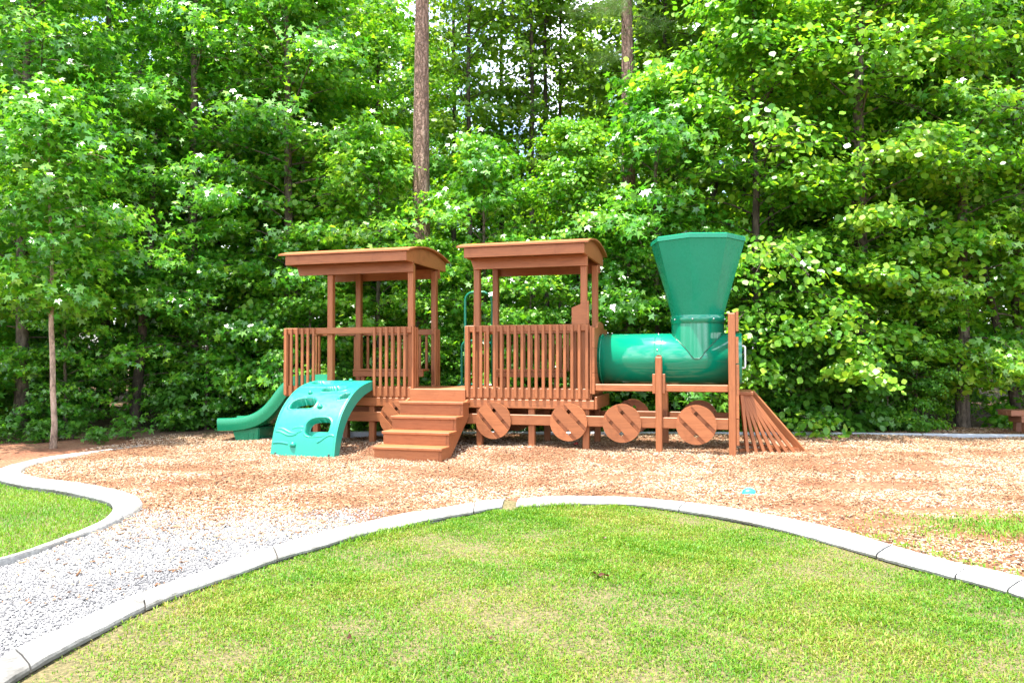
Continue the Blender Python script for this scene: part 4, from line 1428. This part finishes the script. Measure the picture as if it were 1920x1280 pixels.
FR = 'trees along the forest edge'
tree('sweetgum_tree', 'gum_a', -10.6, 13.6, 1.0, 0.4, 'star-leaved tree at the far left edge of the forest', group=FR)
tree('sweetgum_tree', 'gum_b', -8.5, 12.9, 1.05, 1.9, 'dense star-leaved tree behind the thin pale sapling on the left', group=FR)
tree('sweetgum_sapling', 'sapling', -6.84, 11.15, 1.0, 0.7, 'slender sapling with bare pale trunk at the left mulch edge', group=FR)
tree('sweetgum_tree', 'gum_a', -6.1, 14.3, 0.95, 3.1, 'tall leafy tree standing left of the slide exit', group=FR)
tree('sweetgum_tree', 'gum_b', -4.3, 14.5, 1.05, 4.4, 'tall leafy tree behind the slide and the rear car', group=FR)
tree('pine_tree', 'pine', -1.62, 13.9, 1.0, 0.0, 'tall pine with straight bare trunk behind the rear car roof', group=FR)
tree('sweetgum_tree', 'gum_c', -2.5, 14.0, 1.0, 2.2, 'short bushy tree beside the big pine trunk, behind the rear car', group=FR)
tree('sweetgum_tree', 'gum_c', -0.5, 13.5, 0.95, 5.0, 'short bushy tree behind the gap between the two cars', group=FR)
tree('oak_tree', 'oak_b', 1.25, 13.4, 0.82, 1.0, 'low small-leaved tree behind the roof of the cab', group=FR)
tree('pine_tree', 'pine', 2.27, 14.5, 0.85, 2.0, 'slimmer pine with trunk rising between cab roof and smokestack', group=FR)
tree('sweetgum_tree', 'gum_c', 2.6, 13.2, 1.15, 0.3, 'bushy star-leaved tree just left of the smokestack', group=FR)
tree('oak_tree', 'oak_b', 4.3, 13.1, 1.2, 2.5, 'small-leaved tree directly behind the green smokestack', group=FR)
tree('oak_tree', 'oak_a', 6.1, 13.0, 1.05, 0.8, 'broad round-leaved tree right of the smokestack', group=FR)
tree('sweetgum_tree', 'gum_b', 7.8, 12.95, 1.0, 5.7, 'star-leaved tree left of the leaning trunk on the right', group=FR)
tree('oak_tree', 'oak_a', 9.3, 13.7, 1.0, 3.9, 'dark round-leaved tree behind the wooden bench on the right', group=FR)
tree('birch_tree', 'slim', 5.2, 15.0, 1.05, 2.2, 'pale trunked tree rising high behind the smokestack', group=FR)

for (x, y, k, s, r_, pl) in ((-9.6, 12.9, 'gum_c', 0.62, 1.0, 'at the far left, below the tall trees'), (-7.7, 12.9, 'gum_c', 0.60, 2.0, 'just left of the dark shaded trunk'),
                             (-5.6, 13.7, 'gum_c', 0.58, 3.3, 'behind the foot of the slide'), (-3.7, 13.6, 'gum_c', 0.66, 4.1, 'behind the left railing of the rear car'),
                             (-1.4, 13.4, 'oak_b', 0.50, 5.2, 'seen through the rear car beside the pine trunk'), (0.35, 12.95, 'gum_c', 0.60, 0.6, 'seen through the railing of the cab'),
                             (2.0, 12.9, 'gum_c', 0.66, 1.6, 'directly behind the boiler'), (3.4, 12.8, 'oak_b', 0.46, 2.6, 'behind the neck of the smokestack'),
                             (5.3, 12.85, 'gum_c', 0.62, 3.6, 'right of the cow catcher'), (6.9, 12.8, 'oak_b', 0.44, 4.6, 'midway between cow catcher and bench')):
    tree('young_tree', k, x, y, s, r_, 'bright young leafy tree ' + pl, group='young trees along the forest edge')

MID = 'trees standing inside the forest'
lbl = 'tall leafy tree standing deeper inside the forest behind the edge'
for (x, y, k, s, r_) in ((-13.5, 16.2, 'gum_a', 1.05, 1), (-11.0, 16.6, 'oak_a', 1.05, 2), (-8.8, 16.1, 'gum_b', 1.1, 0.2), (-6.6, 16.6, 'gum_a', 1.1, 5), (-4.6, 16.2, 'oak_a', 1.05, 4),
                         (-3.0, 16.9, 'gum_b', 0.95, 3), (4.6, 17.0, 'tall', 0.85, 4), (6.8, 16.3, 'gum_a', 1.0, 0.5), (8.6, 16.5, 'oak_a', 1.1, 1.3), (11, 16.4, 'gum_b', 1.1, 2), (13.2, 16.0, 'oak_a', 1.1, 5)):
    tree('forest_tree', k, x, y, s, r_, lbl, group=MID)
lbl = 'shaded bushy young tree filling the space between the forest trunks'
gu = np.random.default_rng(15)
for i in range(22):
    x, y = -14 + 28 * (i + gu.random()) / 22, (15.2, 18.6, 22.5)[i % 3] + gu.uniform(-0.4, 0.4)
    tree('young_tree', 'oak_b' if i % 2 else 'gum_c', x, y, gu.uniform(0.55, 0.8), gu.uniform(0, 6), lbl, group='young trees in the forest shade')
lbl = 'slim dark trunk with thin crown standing before the open sky'
for (x, y, s, r_) in ((0.49, 17.5, 1.0, 0.3), (0.78, 18.0, 1.0, 2.1), (1.22, 18.3, 0.9, 4.0), (-0.95, 17.2, 1.0, 5.0), (-1.45, 18.6, 1.0, 0.9), (-0.3, 19.5, 1.05, 2.7), (2.9, 18.0, 1.05, 1.2), (3.6, 17.4, 1.0, 3.3)):
    tree('slim_tree', 'slim', x, y, s, r_, lbl, group='slim trunks before the sky gap')
BACK = 'trees at the back of the forest'
lbl = 'sunlit tall tree far back in the forest'
g = np.random.default_rng(5)
for row, (y, x0, x1, st_) in enumerate(((20.5, -16, 16, 2.9), (25, -20, 20, 3.4), (30.5, -25, 25, 4.0), (38, -32, 32, 5.0))):
    x = x0
    while x <= x1:
        xx, yy = x + g.uniform(-0.9, 0.9), y + g.uniform(-1.4, 1.4)
        sl_ = xx / yy
        hole = -0.07 < sl_ < 0.085
        if hole:
            kind_, s = ('oak_b', g.uniform(0.85, 1.1)) if row < 3 else ('oak_b', 1.5)
        else:
            kind_, s = ('tall', g.uniform(0.8, 1.1)) if g.random() < 0.6 else ('gum_a', g.uniform(1.0, 1.3))
        tree('forest_tree', kind_, xx, yy, s, g.uniform(0, 6.28), lbl, group=BACK)
        x += st_

# leaning dark trunk at the right
tm, bmh, cmh, _ = make_tree(21, 6.5, 0.085, 2.2, egg(1.8), 34, 'oval', 0.12, M['oak'], M['dark_bark'], per=9, lean=(-0.22, 0))
PROTO['lean'] = (tm, bmh, cmh, 0)
tree('leaning_tree', 'lean', 9.05, 13.2, 1.0, 0, 'dark trunk leaning left beside the wooden bench', group=FR)
tm, bmh, cmh, _ = make_tree(22, 6.0, 0.11, 2.0, egg(1.9), 34, 'star', 0.15, M['gum'], M['dark_bark'], per=8, lean=(0.06, 0))
PROTO['dark'] = (tm, bmh, cmh, 0)
tree('shaded_tree', 'dark', -7.0, 13.9, 1.0, 0.0, 'dark shaded trunk in the gap left of the slide', group=FR)

# shrubs along the edge
SH = 'shrubs at the foot of the forest edge'
shrubs = [(-9.3, 12.9, 'bush_b', 0.9), (-8.0, 13.2, 'bush_a', 1.0), (-6.0, 13.6, 'bush_b', 0.8), (-3.1, 13.5, 'bush_a', 0.75), (-1.4, 12.95, 'bush_b', 0.8), (0.2, 12.85, 'bush_a', 0.85), (1.6, 12.85, 'bush_b', 0.95),
          (2.7, 12.75, 'bush_a', 0.95), (3.7, 12.7, 'bush_a', 1.1), (4.7, 12.65, 'bush_a', 1.05), (5.6, 12.65, 'bush_b', 1.15), (6.4, 12.75, 'bush_a', 0.95)]
places = ['at the far left of the forest edge', 'behind the thin pale sapling', 'left of the slide', 'behind the slide top', 'behind the rear car wheel', 'behind the first cab wheel',
          'behind the second cab wheel', 'seen under the middle of the boiler', 'seen under the smokestack', 'right behind the cow catcher', 'just right of the cow catcher', 'farthest right of the low green row']
for i, ((x, y, k, s), pl) in enumerate(zip(shrubs, places)):
    tree('shrub', k, x, y, s, i * 1.7, 'leafy green shrub ' + pl, 'shrub', SH)
# low herbs at the edge of the mulch
g = np.random.default_rng(8)
lbl = 'low leafy plant growing along the forest side of the mulch'
for i in range(46):
    x = g.uniform(-9, 7.2)
    y = (12.55 if x > -3 else (11.1 - (x + 6) * 0.0 if x < -6.1 else 12.3 + (-x - 3) * -0.25)) + g.uniform(0.0, 0.55)
    if -5.9 < x < -3.0:
        y = 13.5 + g.uniform(0, 0.3)
    if x < -6.2:
        y = 11.5 + g.uniform(0, 0.8)
    tree('herb', 'herb', x, y, g.uniform(0.6, 1.1), g.uniform(0, 6), lbl, 'plant', 'low plants along the forest edge')
